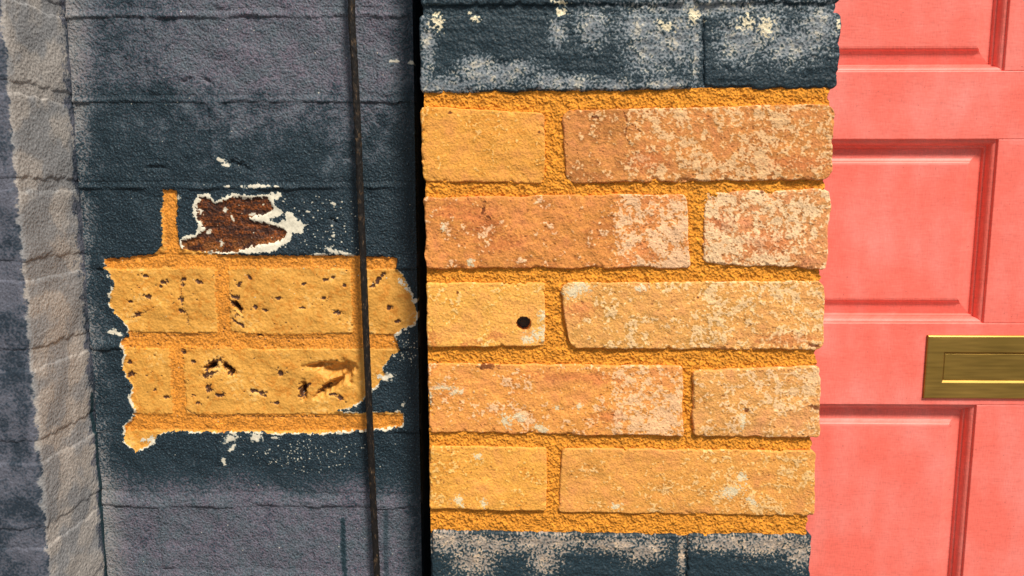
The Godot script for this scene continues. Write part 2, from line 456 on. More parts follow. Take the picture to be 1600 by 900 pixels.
	stamp(pits, r, dots, 0.5, 0.5, 200)
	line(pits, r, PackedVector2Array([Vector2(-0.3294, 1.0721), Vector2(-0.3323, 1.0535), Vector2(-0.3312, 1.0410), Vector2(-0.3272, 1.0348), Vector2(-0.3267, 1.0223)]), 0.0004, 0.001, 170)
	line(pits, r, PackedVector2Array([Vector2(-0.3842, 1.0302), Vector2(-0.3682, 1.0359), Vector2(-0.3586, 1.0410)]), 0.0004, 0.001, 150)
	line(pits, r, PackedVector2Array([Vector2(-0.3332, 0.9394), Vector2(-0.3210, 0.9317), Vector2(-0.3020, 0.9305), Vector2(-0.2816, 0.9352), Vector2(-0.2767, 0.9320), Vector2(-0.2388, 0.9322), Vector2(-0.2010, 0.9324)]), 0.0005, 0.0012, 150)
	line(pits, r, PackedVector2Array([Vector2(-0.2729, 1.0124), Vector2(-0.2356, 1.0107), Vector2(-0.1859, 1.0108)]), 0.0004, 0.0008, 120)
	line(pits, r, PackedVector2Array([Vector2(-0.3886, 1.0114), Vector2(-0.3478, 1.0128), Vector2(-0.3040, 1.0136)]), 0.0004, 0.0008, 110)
	stamp(deep, r, [[-0.1831, 0.9805, 0.0145, 0.0048, 0.12], [-0.1738, 0.9787, 0.0036, 0.0091, 0.10], [-0.1992, 0.9843, 0.0133, 0.0024, 0.10], [-0.1886, 0.9646, 0.0157, 0.0030, 0.62], [-0.2176, 0.9593, 0.0024, 0.0073, 0.00], [-0.2895, 0.9801, 0.0054, 0.0024, -0.70], [-0.3069, 0.9832, 0.0048, 0.0018, 0.40], [-0.2783, 1.0424, 0.0018, 0.0042, 0.50]], 0.35, 1.0)
	# runs of dark paint
	line(runs, r, PackedVector2Array([Vector2(-0.1820, 0.8273), Vector2(-0.1821, 0.8017), Vector2(-0.1821, 0.7814), Vector2(-0.1800, 0.7643)]), 0.0022, 0.0003)
	line(runs, r, PackedVector2Array([Vector2(-0.1383, 0.8357), Vector2(-0.1398, 0.7953), Vector2(-0.1392, 0.7647)]), 0.0020, 0.0003, 130)
		# heights, 1 mm cells
	lh_w = int(0.33 / 0.001)
	lh_h = int(0.62 / 0.001)
	lh.resize(lh_w * lh_h)
	var a1 := noise(201, 0.075, 2)
	var a2 := noise(202, 0.020, 3)
	var a3 := noise(203, 0.006, 2)
	var flaws := [[-0.2702, 1.1755, 0.0109, 0.0036, -0.35], [-0.3503, 1.1738, 0.0097, 0.0018, 0.00], [-0.3142, 1.2534, 0.0060, 0.0024, 0.50], [-0.2946, 1.2522, 0.0054, 0.0024, -0.30], [-0.1824, 1.1241, 0.0042, 0.0018, -0.50]]
	for iy in lh_h:
		var y := LH_Y1 - (iy + 0.5) * 0.001
		for ix in lh_w:
			var x := LH_X0 + (ix + 0.5) * 0.001
			var q := a1.get_noise_2d(x, y)
			var m := a2.get_noise_2d(x, y)
			var f := a3.get_noise_2d(x, y)
			var i := clampi(iy * 2, 2, h - 3) * w + clampi(ix * 2, 2, w - 3)
			var b := sm(0.0004, -0.0006, d_bare[i] + f * 0.0012)
			var rr := sm(0.0004, -0.0006, d_rusty[i] + f * 0.0012)
			var j := l_joint(x + f * 0.001 + m * 0.001, y + m * 0.0007 + q * 0.0022)
			var z := q * 0.0016 + m * 0.0008 + f * 0.0003
			if j.x > 0.5:
				if j.y >= 0.0:
					var lip := 0.0011 + 0.0016 * a1.get_noise_2d(x * 1.6 + 4.0, y * 0.6)
					z += lerpf(lerpf(-0.0003, maxf(lip, 0.0001), sm(0.0, 0.85, j.y)), -0.0010 + f * 0.0004, b)
				else:
					z += lerpf(0.0003 + 0.0012 * q, -0.0009, b)
			for fl in flaws:
				var dx: float = x - fl[0]
				var dy: float = y - fl[1]
				if absf(dx) < 0.02 and absf(dy) < 0.02:
					var u: float = (dx * cos(fl[4]) + dy * sin(fl[4])) / fl[2]
					var v: float = (-dx * sin(fl[4]) + dy * cos(fl[4])) / fl[3]
					var e := u * u + v * v
					if e < 1.6:
						z -= 0.0024 * (1.0 - sm(0.1, 1.4, e + f * 0.9 + m * 0.6)) * (0.6 if v < 0.0 else 1.0)
			z -= b * 0.0014
			z -= rr * (0.0012 + 0.0012 * absf(f) + 0.0006 * absf(m))
			z -= (deep[i] + deep[i + 2] + deep[i - 2] + deep[i + 2 * w] + deep[maxi(0, i - 2 * w)]) / 1275.0 * (0.0105 + m * 0.003) * b
			z -= pits[i] / 255.0 * 0.0012
			lh[iy * lh_w + ix] = z
	# colours
	var px := PackedByteArray()
	px.resize(w * h * 3)
	var bump := PackedByteArray()
	bump.resize(w * h)
	var y_150 := 1.2365
	var y_290 := 1.1571
	var y_700 := 0.8973
	var y_800 := 0.8343
	var y_top := 1.0838
	var x_170 := -0.3916
	var x_110 := -0.4271
	var x_320 := -0.2522
	var x_200 := -0.3730
	var x_600 := -0.1353
	var x_650 := -0.1046
	for iy in h:
		var y: float = r.y1 - (iy + 0.5) * t
		for ix in w:
			var i := iy * w + ix
			var x: float = r.x0 + (ix + 0.5) * t
			var v1 := n1[i] / 255.0
			var v2 := n2[i] / 255.0
			var v3 := n3[i] / 255.0
			var v4 := n4[i] / 255.0
			var vr := rnd[i] / 255.0
			var grain := v4 * 0.45 + vr * 0.35 + v3 * 0.2
			var db := d_bare[i] + (v3 - 0.5) * 0.0026 + (v4 - 0.5) * 0.0014
			var dr := d_rusty[i] + (v3 - 0.5) * 0.0034 + (v4 - 0.5) * 0.0020
			var df := d_flake[i] + (v3 - 0.5) * 0.0034 + (v4 - 0.5) * 0.0018
			var cr := 0.0
			var cg := 0.0
			var cb := 0.0
			var bp := 0.5
			if db < 0.0:
				var j := l_joint(x + (v3 - 0.5) * 0.005, y + (v3 - 0.5) * 0.004 + (v2 - 0.5) * 0.004)
				if j.x > 0.5:
					var k := 0.90 + (grain - 0.5) * 0.8 + (v2 - 0.5) * 0.15
					cr = 238.0 * k; cg = 153.0 * k; cb = 52.0 * k
					bp = 0.45 + (v4 - 0.5) * 0.5 + (v3 - 0.5) * 0.3
				else:
					var k := 0.93 + (grain - 0.5) * 0.22 + (v1 - 0.5) * 0.12
					var o := sm(0.50, 0.72, v2 * 0.6 + v3 * 0.4)
					var pl := sm(0.58, 0.80, v3 * 0.5 + v1 * 0.5)
					cr = lerpf(lerpf(236.0, 222.0, o), 242.0, pl) * k
					cg = lerpf(lerpf(170.0, 146.0, o), 190.0, pl) * k
					cb = lerpf(lerpf(74.0, 52.0, o), 108.0, pl) * k
					bp = 0.5 + (v4 - 0.5) * 0.25 + (v3 - 0.5) * 0.25
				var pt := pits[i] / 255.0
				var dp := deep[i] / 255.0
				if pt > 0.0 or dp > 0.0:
					var s := maxf(pt * 0.85, dp * 0.12)  # shade inside pits and deep breaks, put into the colour as dark brown
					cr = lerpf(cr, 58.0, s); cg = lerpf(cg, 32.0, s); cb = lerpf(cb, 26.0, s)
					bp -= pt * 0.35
			elif db < 0.0005 + (v2 - 0.45) * 0.0062 and y < y_top:
				var k := 0.9 + (grain - 0.5) * 0.3
				cr = 238.0 * k; cg = 228.0 * k; cb = 204.0 * k
				bp = 0.5
			elif dr < 0.0:
				if v3 * 0.6 + v2 * 0.4 > 0.76:
					var k := 0.92 + (grain - 0.5) * 0.25
					cr = 238.0 * k; cg = 230.0 * k; cb = 206.0 * k
					bp = 0.6
				else:
					var fi := ns[i] / 255.0
					var f := sm(0.32, 0.72, v4 * 0.3 + v3 * 0.3 + fi * 0.4)
					var k := 0.85 + (vr - 0.5) * 0.7
					var lowr := sm(1.1119, 1.0997, y) * sm(0.3, 0.6, v2)
					cr = lerpf(lerpf(58.0, 158.0, f), 196.0, lowr * 0.6) * k
					cg = lerpf(lerpf(28.0, 82.0, f), 122.0, lowr * 0.6) * k
					cb = lerpf(lerpf(16.0, 24.0, f), 50.0, lowr * 0.6) * k
					bp = 0.4 + (v4 - 0.5) * 0.6 + (v3 - 0.5) * 0.4
			elif df < 0.0:
				var k := 0.95 + (grain - 0.5) * 0.25
				cr = 240.0 * k; cg = 232.0 * k; cb = 210.0 * k
				bp = 0.6
			else:
				# dark coat, with grey overspray lying on it as grains
				var ragged := (v1 - 0.5) * 0.045 + (v2 - 0.5) * 0.025
				var up := sm(y_290, y_150, y + ragged)
				var low := sm(y_700, y_800, y + ragged)
				var p := 0.26 + (v1 - 0.5) * 0.25 + (v2 - 0.5) * 0.22
				p += up * (0.10 + 0.18 * sm(x_200, x_320, x)) + sm(y_150, y_150 + 0.02, y) * 0.16
				p += low * 0.42
				p *= 1.0 - 0.35 * sm(x_600, x_650, x)
				p += sm(x_170, x_110, x + (v2 - 0.5) * 0.016) * 0.20
				var g := clampf((minf(p, 0.62) - grain) * 4.5 + 0.5, 0.0, 1.0)
				var k := 1.0 + (vr - 0.5) * 0.9 + (v4 - 0.5) * 0.5
				var hue := (v2 - 0.5) * 26.0 + (v1 - 0.5) * 20.0
				cr = lerpf(21.0, 100.0 - hue * 0.7, g) * k
				cg = lerpf(41.0, 99.0, g) * k
				cb = lerpf(52.0, 111.0 - hue * 0.2, g) * k
				var fl := sm(0.62, 0.80, vr * 0.6 + v4 * 0.4) * 0.6
				cr = lerpf(cr, 130.0, fl); cg = lerpf(cg, 138.0, fl); cb = lerpf(cb, 142.0, fl)
				if x < x_170:
					var e := sm(x_170, x_110, x) * g
					cr = lerpf(cr, 150.0, e * 0.8); cg = lerpf(cg, 147.0, e * 0.8); cb = lerpf(cb, 144.0, e * 0.8)
				var ru := runs[i] / 255.0
				cr = lerpf(cr, 24.0, ru); cg = lerpf(cg, 46.0, ru); cb = lerpf(cb, 56.0, ru)
				bp = 0.5 + (v4 - 0.5) * 0.6 + (vr - 0.5) * 0.3 + (v3 - 0.5) * 0.25
			var wh := whites[i] / 255.0
			if wh > 0.0 and (db > 0.0 or wh > 0.9):
				var k := 0.92 + (grain - 0.5) * 0.3
				cr = lerpf(cr, 238.0 * k, wh); cg = lerpf(cg, 229.0 * k, wh); cb = lerpf(cb, 208.0 * k, wh)
				bp = lerpf(bp, 0.62, wh)
			px[3 * i] = clampi(int(cr), 0, 255)
			px[3 * i + 1] = clampi(int(cg), 0, 255)
			px[3 * i + 2] = clampi(int(cb), 0, 255)
			bump[i] = clampi(int(bp * 255.0), 0, 255)
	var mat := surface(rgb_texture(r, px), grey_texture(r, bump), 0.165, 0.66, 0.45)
	print("recessed wall painted ", Time.get_ticks_msec())

	var o := thing("recessed_wall", "dark blue painted recessed brick wall with a ragged ochre patch of bare bricks", "wall", Vector3(-0.26, 0, LEFT_Z))
	var mid := (L_X0 + L_X1) / 2.0
	for k in L_ROWS.size():
		var edges := [L_X0 - 0.0066]
		for j in L_JOINTS[k]: edges.append(j)
		edges.append(L_X1 + 0.0066)
		for e in edges.size() - 1:
			var xa: float = edges[e] + 0.0066
			var xb: float = edges[e + 1] - 0.0066
			if xb - xa < 0.01:
				continue
			var y1: float = minf(L_ROWS[k][0], 1.358)
			var y0: float = maxf(L_ROWS[k][1], 0.742)
			var su := steps(xb - xa, 0.00125)
			var sv := steps(y1 - y0, 0.00125)
			var pts := PackedVector3Array()
			var uvs := PackedVector2Array()
			for b in sv:
				for a in su:
					var x := xa + a
					var y := y0 + b
					pts.append(Vector3(x, y, LEFT_Z + l_relief(x, y)))
					uvs.append(uv_of(r, x, y))
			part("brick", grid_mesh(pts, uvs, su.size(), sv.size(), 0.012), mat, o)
	# mortar: the joints only
	var nx := int((L_X1 - L_X0) / 0.00125) + 1
	var ny := int(0.616 / 0.00125) + 1
	var mp := PackedVector3Array()
	var mu := PackedVector2Array()
	var keep := PackedByteArray()
	for j in ny:
		var y := 0.742 + 0.616 * j / (ny - 1)
		for i in nx:
			var x := lerpf(L_X0, L_X1, float(i) / (nx - 1))
			var inside := l_inside(x, y)
			mp.append(Vector3(x, y, LEFT_Z + l_relief(x, y) - clampf((inside - 0.0014) * 2.0, 0.0, 0.006) - (0.00025 if inside > -0.0001 else 0.0)))
			mu.append(uv_of(r, x, y))
			keep.append(1 if inside < 0.005 else 0)
	part("mortar", grid_mesh(mp, mu, nx, ny, 0.0, keep), mat, o)
	var plain := plain_paint()
	part("core", box_mesh(Vector3(L_X0 - 0.10, 0.74, -0.105), Vector3(L_X1, 1.36, LEFT_Z - 0.014)), plain, o)
	part("upper_wall", box_mesh(Vector3(L_X0 - 0.10, 1.3605, -0.105), Vector3(L_X1, 2.15, LEFT_Z)), plain, o)
	part("lower_wall", box_mesh(Vector3(L_X0 - 0.10, 0.0, -0.105), Vector3(L_X1, 0.7395, LEFT_Z)), plain, o)
	part("back_wall", box_mesh(Vector3(L_X0 - 0.40, 0.0, -0.30), Vector3(0.098, 2.15, -0.116)), plain, o)
	print("recessed wall built ", Time.get_ticks_msec())

func l_inside(x: float, y: float) -> float:
	for k in L_ROWS.size():
		var top: float = L_ROWS[k][0]
		var bot: float = L_ROWS[k][1]
		if y <= top and y >= bot:
			var d := minf(top - y, y - bot)
			for j: float in L_JOINTS[k]:
				d = minf(d, absf(x - j) - 0.0066)
			return d
	return -1.0

# ------------------------------------------------------------------ the pier at the left with its pale return
const C_X := -0.4225
const C_Z := 0.040
const C_LEFT := -0.80
const C_R := 0.007

# along the face from the left, round the corner and back along the return
func corner_at(u: float) -> Array:
	var a := C_X - C_R - C_LEFT
	var arc := C_R * PI / 2
	if u < a:
		return [Vector3(C_LEFT + u, 0, C_Z), Vector3(0, 0, 1)]
	if u < a + arc:
		var f := (u - a) / C_R
		var n := Vector3(sin(f), 0, cos(f))
		return [Vector3(C_X - C_R, 0, C_Z - C_R) + n * C_R, n]
	return [Vector3(C_X, 0, C_Z - C_R - (u - a - arc)), Vector3(1, 0, 0)]

func build_corner_pier():
	var length := C_X - C_R - C_LEFT + C_R * PI / 2 + (C_Z - C_R - LEFT_Z) + 0.006
	var turn := C_X - C_R - C_LEFT
	var r := raster(0.0, 0.74, length + 0.002, 0.62, 0.0007, 300)
	var w: int = r.w
	var h: int = r.h
	var t: float = r.t
	var n1: PackedByteArray = r.n1
	var n2: PackedByteArray = r.n2
	var n3: PackedByteArray = r.n3
	var n4: PackedByteArray = r.n4
	var rnd: PackedByteArray = r.rnd
	var px := PackedByteArray()
	px.resize(w * h * 3)
	var bump := PackedByteArray()
	bump.resize(w * h)
	var drips := blank(r)
	line(drips, r, PackedVector2Array([Vector2(length - 0.011, 0.955), Vector2(length - 0.009, 0.90), Vector2(length - 0.0075, 0.74)]), 0.0024, 0.0003)
	for iy in h:
		var y: float = r.y1 - (iy + 0.5) * t
		for ix in w:
			var i := iy * w + ix
			var u: float = (ix + 0.5) * t
			var v1 := n1[i] / 255.0
			var v2 := n2[i] / 255.0
			var v3 := n3[i] / 255.0
			var v4 := n4[i] / 255.0
			var vr := rnd[i] / 255.0
			var grain := v4 * 0.45 + vr * 0.35 + v3 * 0.2
			# grey overspray on the face
			var p := 0.58 + (v1 - 0.5) * 0.5 + (v2 - 0.5) * 0.25
			var g := clampf((p - grain) * 4.0 + 0.5, 0.0, 1.0)
			var k := 1.0 + (vr - 0.5) * 0.5 + (v4 - 0.5) * 0.25
			var cr := lerpf(34.0, 94.0, g) * k
			var cg := lerpf(46.0, 96.0, g) * k
			var cb := lerpf(58.0, 108.0, g) * k
			# pale coat on the return, thinning to grains towards the inner angle
			var q := sm(turn + 0.001, turn + 0.013, u + (v2 - 0.5) * 0.008) * 1.25
			var inner := sm(length - 0.002, length - 0.034, u + (v2 - 0.5) * 0.020)
			q = q * (0.16 + 0.94 * inner)
			var l := clampf((q - grain) * 5.0 + 0.35, 0.0, 1.0)
			var kk := 0.96 + (grain - 0.5) * 0.6 + (v1 - 0.5) * 0.14
			var warm := sm(0.4, 0.6, v1)
			cr = lerpf(cr, lerpf(146.0, 166.0, warm) * kk, l)
			cg = lerpf(cg, lerpf(146.0, 160.0, warm) * kk, l)
			cb = lerpf(cb, lerpf(148.0, 155.0, warm) * kk, l)
			var dr := drips[i] / 255.0
			cr = lerpf(cr, 26.0, dr); cg = lerpf(cg, 50.0, dr); cb = lerpf(cb, 58.0, dr)
			px[3 * i] = clampi(int(cr), 0, 255)
			px[3 * i + 1] = clampi(int(cg), 0, 255)
			px[3 * i + 2] = clampi(int(cb), 0, 255)
			bump[i] = clampi(int((0.5 + (v4 - 0.5) * 0.4 + (v3 - 0.5) * 0.35) * 255.0), 0, 255)
	var mat := surface(rgb_texture(r, px), grey_texture(r, bump), 0.15, 0.75, 0.4)
	var o := thing("corner_pier", "grey-blue painted brick pier with pale grey return at far left", "pier", Vector3(-0.6, 0, 0))
	var a1 := noise(311, 0.07, 2)
	var a2 := noise(312, 0.018, 3)
	# bricks wrap the corner course by course
	var us := PackedFloat32Array()
	var n := int((turn - 0.10) / 0.006)
	for k in n: us.append((turn - 0.10) * k / n)
	var m := int((length - turn + 0.10) / 0.0016)
	for k in m + 1: us.append(turn - 0.10 + (length - turn + 0.10) * k / m)
	for k in L_ROWS.size():
		var y1: float = minf(L_ROWS[k][0], 1.358)
		var y0: float = maxf(L_ROWS[k][1], 0.742)
		var sv := steps(y1 - y0, 0.0016)
		var split := [0.0, 0.16 + 0.06 * (k % 2), length]
		for s in 2:
			var cols := PackedFloat32Array()
			for u in us:
				if u >= split[s] + 0.004 * s and u <= split[s + 1] - 0.004 * (1 - s): cols.append(u)
			var pts := PackedVector3Array()
			var uvs := PackedVector2Array()
			for b in sv:
				var e := minf(b, y1 - y0 - b)
				for u in cols:
					var c := corner_at(u)
					var lip := 0.0013 * (1.0 - sm(0.0, 0.0035, e + a2.get_noise_2d(u, y0 + b) * 0.003))
					var z := a1.get_noise_2d(u, y0 + b) * 0.0014 + a2.get_noise_2d(u, y0 + b) * 0.0004 - lip
					pts.append(c[0] + c[1] * z + Vector3(0, y0 + b, 0))
					uvs.append(uv_of(r, u, y0 + b))
			part("brick", grid_mesh(pts, uvs, cols.size(), sv.size()), mat, o)
	var mp := PackedVector3Array()
	var mu := PackedVector2Array()
	var ny := 310
	for j in ny:
		var y := 0.7405 + 0.619 * j / (ny - 1)
		for u in us:
			var c := corner_at(u)
			mp.append(c[0] + c[1] * (-0.0011 + a1.get_noise_2d(u, y) * 0.0014 + a2.get_noise_2d(u, y) * 0.0004) + Vector3(0, y, 0))
			mu.append(uv_of(r, u, y))
	part("mortar", grid_mesh(mp, mu, us.size(), ny), mat, o)
	var plain := plain_paint()
	part("core", box_mesh(Vector3(C_LEFT, 0.74, LEFT_Z - 0.05), Vector3(C_X - 0.008, 1.36, C_Z - 0.008)), plain, o)
	part("upper_wall", box_mesh(Vector3(C_LEFT, 1.3605, LEFT_Z - 0.05), Vector3(C_X, 2.15, C_Z)), plain, o)
	part("lower_wall", box_mesh(Vector3(C_LEFT, 0.0, LEFT_Z - 0.05), Vector3(C_X, 0.7395, C_Z)), plain, o)
	print("corner pier ", Time.get_ticks_msec())

# ------------------------------------------------------------------ the stripped pier
# each brick: corners top-left, top-right, bottom-right, bottom-left; base, brown and cream colours; cream at the left and right end; brown share; fine pitting
var p_bricks := [
	{"q": PackedVector2Array([Vector2(-0.0897, 1.3738), Vector2(0.1314, 1.3724), Vector2(0.1344, 1.3080), Vector2(-0.0902, 1.3080)]), "paint": 1},
	{"q": PackedVector2Array([Vector2(0.1394, 1.3723), Vector2(0.2607, 1.3716), Vector2(0.2637, 1.3085), Vector2(0.1419, 1.3080)]), "paint": 1},
	{"q": PackedVector2Array([Vector2(-0.0914, 1.2997), Vector2(0.1406, 1.2997), Vector2(0.1430, 1.2382), Vector2(-0.0908, 1.2356)]), "paint": 1, "r": 0.004},
	{"q": PackedVector2Array([Vector2(0.1492, 1.2997), Vector2(0.2642, 1.3002), Vector2(0.2655, 1.2384), Vector2(0.1517, 1.2392)]), "paint": 1, "r": 0.005, "wob": 0.0016},
	{"q": PackedVector2Array([Vector2(-0.0909, 1.2243), Vector2(0.0165, 1.2181), Vector2(0.0163, 1.1582), Vector2(-0.0903, 1.1604)]), "base": [242, 169, 81], "brown": [222, 143, 66], "cream": [248, 194, 121], "ca": 0.06, "cb": 0.02, "br": 0.30, "pit": 0.05, "r": 0.005, "wob": 0.0008},
	{"q": PackedVector2Array([Vector2(0.0308, 1.2208), Vector2(0.2635, 1.2257), Vector2(0.2637, 1.1614), Vector2(0.0347, 1.1587)]), "base": [220, 148, 81], "brown": [188, 117, 70], "cream": [240, 194, 143], "ca": 0.05, "cb": 0.42, "br": 0.62, "pit": 0.28, "r": 0.010, "wob": 0.0009, "step": [975, 0.30]},
	{"q": PackedVector2Array([Vector2(-0.0894, 1.1466), Vector2(0.1397, 1.1494), Vector2(0.1444, 1.0851), Vector2(-0.0886, 1.0836)]), "base": [230, 152, 81], "brown": [196, 119, 71], "cream": [248, 202, 159], "ca": -0.05, "cb": 0.62, "br": 0.45, "pit": 0.5, "r": 0.004, "wob": 0.0012, "step": [962, 0.30]},
	{"q": PackedVector2Array([Vector2(0.1552, 1.1510), Vector2(0.2642, 1.1532), Vector2(0.2640, 1.0842), Vector2(0.1555, 1.0891)]), "base": [226, 157, 95], "brown": [192, 127, 78], "cream": [248, 210, 165], "ca": 0.66, "cb": 0.44, "br": 0.55, "pit": 0.5, "r": 0.004, "wob": 0.0014},
	{"q": PackedVector2Array([Vector2(-0.0882, 1.0710), Vector2(0.0174, 1.0712), Vector2(0.0171, 1.0141), Vector2(-0.0879, 1.0131)]), "base": [244, 177, 88], "brown": [230, 153, 71], "cream": [250, 204, 134], "ca": 0.06, "cb": 0.16, "br": 0.22, "pit": 0.05, "r": 0.002, "wob": 0.0006, "hole": 1},
	{"q": PackedVector2Array([Vector2(0.0310, 1.0713), Vector2(0.2635, 1.0735), Vector2(0.2651, 1.0116), Vector2(0.0383, 1.0125)]), "base": [236, 171, 95], "brown": [204, 143, 80], "cream": [248, 206, 154], "ca": 0.12, "cb": 0.44, "br": 0.42, "pit": 0.35, "r": 0.009, "wob": 0.0010},
	{"q": PackedVector2Array([Vector2(-0.0876, 0.9979), Vector2(0.1403, 0.9965), Vector2(0.1428, 0.9319), Vector2(-0.0873, 0.9335)]), "base": [242, 165, 85], "brown": [224, 139, 76], "cream": [248, 199, 152], "ca": 0.10, "cb": 0.55, "br": 0.40, "pit": 0.3, "r": 0.003, "wob": 0.0010, "step": [960, 0.22]},
	{"q": PackedVector2Array([Vector2(0.1501, 0.9919), Vector2(0.2636, 0.9976), Vector2(0.2660, 0.9309), Vector2(0.1514, 0.9320)]), "base": [234, 169, 97], "brown": [218, 145, 80], "cream": [248, 204, 155], "ca": 0.10, "cb": 0.48, "br": 0.35, "pit": 0.2, "r": 0.004, "wob": 0.0012},
	{"q": PackedVector2Array([Vector2(-0.0875, 0.9208), Vector2(0.0200, 0.9197), Vector2(0.0198, 0.8591), Vector2(-0.0878, 0.8607)]), "base": [244, 173, 81], "brown": [230, 150, 70], "cream": [249, 198, 121], "ca": 0.08, "cb": 0.04, "br": 0.28, "pit": 0.12, "r": 0.003, "wob": 0.0007},
	{"q": PackedVector2Array([Vector2(0.0334, 0.9192), Vector2(0.2632, 0.9183), Vector2(0.2652, 0.8563), Vector2(0.0310, 0.8580)]), "base": [238, 167, 85], "brown": [218, 145, 76], "cream": [246, 199, 136], "ca": 0.06, "cb": 0.30, "br": 0.40, "pit": 0.15, "r": 0.004, "wob": 0.0008},
	{"q": PackedVector2Array([Vector2(-0.0869, 0.8396), Vector2(0.1426, 0.8373), Vector2(0.1432, 0.7750), Vector2(-0.0872, 0.7725)]), "paint": 1, "r": 0.003, "wob": 0.0012},
	{"q": PackedVector2Array([Vector2(0.1496, 0.8379), Vector2(0.2633, 0.8383), Vector2(0.2641, 0.7763), Vector2(0.1503, 0.7751)]), "paint": 1, "r": 0.003, "wob": 0.0012},
	{"q": PackedVector2Array([Vector2(-0.0868, 0.7629), Vector2(0.0239, 0.7641), Vector2(0.0241, 0.7416), Vector2(-0.0859, 0.7403)]), "paint": 1},
	{"q": PackedVector2Array([Vector2(0.0329, 0.7642), Vector2(0.2640, 0.7668), Vector2(0.2639, 0.7444), Vector2(0.0331, 0.7417)]), "paint": 1}]

func build_brick_pier():
	var r := raster(-0.094, 0.755, 0.364, 0.60, 0.0005, 500)
	var w: int = r.w
	var h: int = r.h
	var t: float = r.t
	var n1: PackedByteArray = r.n1
	var n2: PackedByteArray = r.n2
	var n3: PackedByteArray = r.n3
	var n4: PackedByteArray = r.n4
	var ns: PackedByteArray = r.ns
	var rnd: PackedByteArray = r.rnd
	# which brick a texel belongs to
	var own := PackedInt32Array()
	own.resize(w * h)
	for k in p_bricks.size():
		var q: PackedVector2Array = p_bricks[k].q
		var lo := q[0].min(q[1]).min(q[2]).min(q[3]) - Vector2(0.0065, 0.0065)
		var hi := q[0].max(q[1]).max(q[2]).max(q[3]) + Vector2(0.0065, 0.0065)
		for iy in range(maxi(0, int((r.y1 - hi.y) / t)), mini(h, int((r.y1 - lo.y) / t))):
			for ix in range(maxi(0, int((lo.x - r.x0) / t)), mini(w, int((hi.x - r.x0) / t))):
				own[iy * w + ix] = k
	var chips := blank(r)      # white flecks of old paint and lime
	var reds := blank(r)
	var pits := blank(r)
	var scuffs := blank(r)     # pale rubbed paint
	stamp(chips, r, [[-0.0762, 1.2949, 0.0045, 0.0062, 0.20], [-0.0436, 1.2968, 0.0034, 0.0023, 0.00], [-0.0479, 1.3021, 0.0023, 0.0011, 0.00], [0.0296, 1.3023, 0.0045, 0.0028, 0.40], [0.0268, 1.3101, 0.0056, 0.0011, 0.00], [0.0446, 1.0656, 0.0101, 0.0051, 0.15], [0.0407, 1.0622, 0.0051, 0.0045, 0.00], [0.0147, 1.0425, 0.0028, 0.0051, 0.00], [-0.0489, 1.0893, 0.0028, 0.0028, 0.00], [-0.0723, 1.1203, 0.0023, 0.0028, 0.00], [-0.0740, 0.9755, 0.0079, 0.0017, 0.00], [-0.0630, 0.9720, 0.0051, 0.0023, 0.30], [-0.0179, 0.9454, 0.0028, 0.0062, 0.40], [-0.0074, 0.9496, 0.0068, 0.0023, 0.20], [0.0141, 0.9383, 0.0056, 0.0028, -0.30], [0.0284, 0.9576, 0.0023, 0.0017, 0.00], [0.0486, 0.9595, 0.0023, 0.0023, 0.00], [-0.0034, 0.9466, 0.0028, 0.0023, 0.00], [-0.0437, 0.9114, 0.0034, 0.0023, 0.00], [-0.0611, 0.8684, 0.0039, 0.0051, 0.40], [-0.0386, 0.8667, 0.0028, 0.0034, -0.30], [0.0832, 0.8640, 0.0039, 0.0028, 0.30], [0.1952, 0.9478, 0.0023, 0.0068, 0.10], [-0.0875, 0.9671, 0.0023, 0.0051, 0.00], [0.1880, 0.8796, 0.0084, 0.0045, 0.20], [0.0136, 1.0263, 0.0079, 0.0051, 0.40], [0.0022, 1.0205, 0.0051, 0.0039, 0.00], [0.0222, 1.0264, 0.0028, 0.0028, 0.00], [0.1979, 0.8937, 0.0034, 0.0045, 0.00], [0.2081, 0.8705, 0.0056, 0.0023, -0.60], [0.1022, 1.0674, 0.0051, 0.0023, 0.00], [0.1849, 1.2922, 0.0056, 0.0045, 0.20], [0.2027, 1.2891, 0.0051, 0.0068, 0.30], [0.1177, 1.2904, 0.0068, 0.0028, -0.30], [0.1411, 1.2997, 0.0045, 0.0056, 0.60], [0.2626, 1.2899, 0.0023, 0.0034, 0.00], [0.1862, 1.2995, 0.0023, 0.0017, 0.00]], 0.9, 0.3)
	stamp(reds, r, [[0.0476, 1.0473, 0.0124, 0.0062, 0.00], [-0.0293, 1.0233, 0.0062, 0.0034, 0.20], [-0.0436, 1.0191, 0.0045, 0.0023, 0.00], [-0.0557, 1.0156, 0.0034, 0.0017, 0.00], [-0.0838, 1.0202, 0.0051, 0.0079, 0.30], [-0.0224, 1.0245, 0.0045, 0.0023, 0.00], [0.0455, 0.9867, 0.0338, 0.0039, -0.05], [0.0639, 0.9856, 0.0079, 0.0056, 0.00], [0.0748, 0.9501, 0.0101, 0.0056, 0.00], [-0.0177, 1.1510, 0.0028, 0.0023, 0.00], [0.1041, 1.1784, 0.0135, 0.0079, 0.00], [-0.0177, 1.1063, 0.0124, 0.0051, 0.30], [-0.0430, 1.1288, 0.0191, 0.0101, -0.40], [-0.0682, 1.1343, 0.0113, 0.0056, 0.00], [0.2118, 1.1066, 0.0191, 0.0101, 0.00], [0.1722, 1.1233, 0.0090, 0.0068, 0.00], [0.2361, 1.1756, 0.0248, 0.0051, 0.00], [0.2324, 1.0213, 0.0225, 0.0051, 0.00]], 0.7, 0.9)
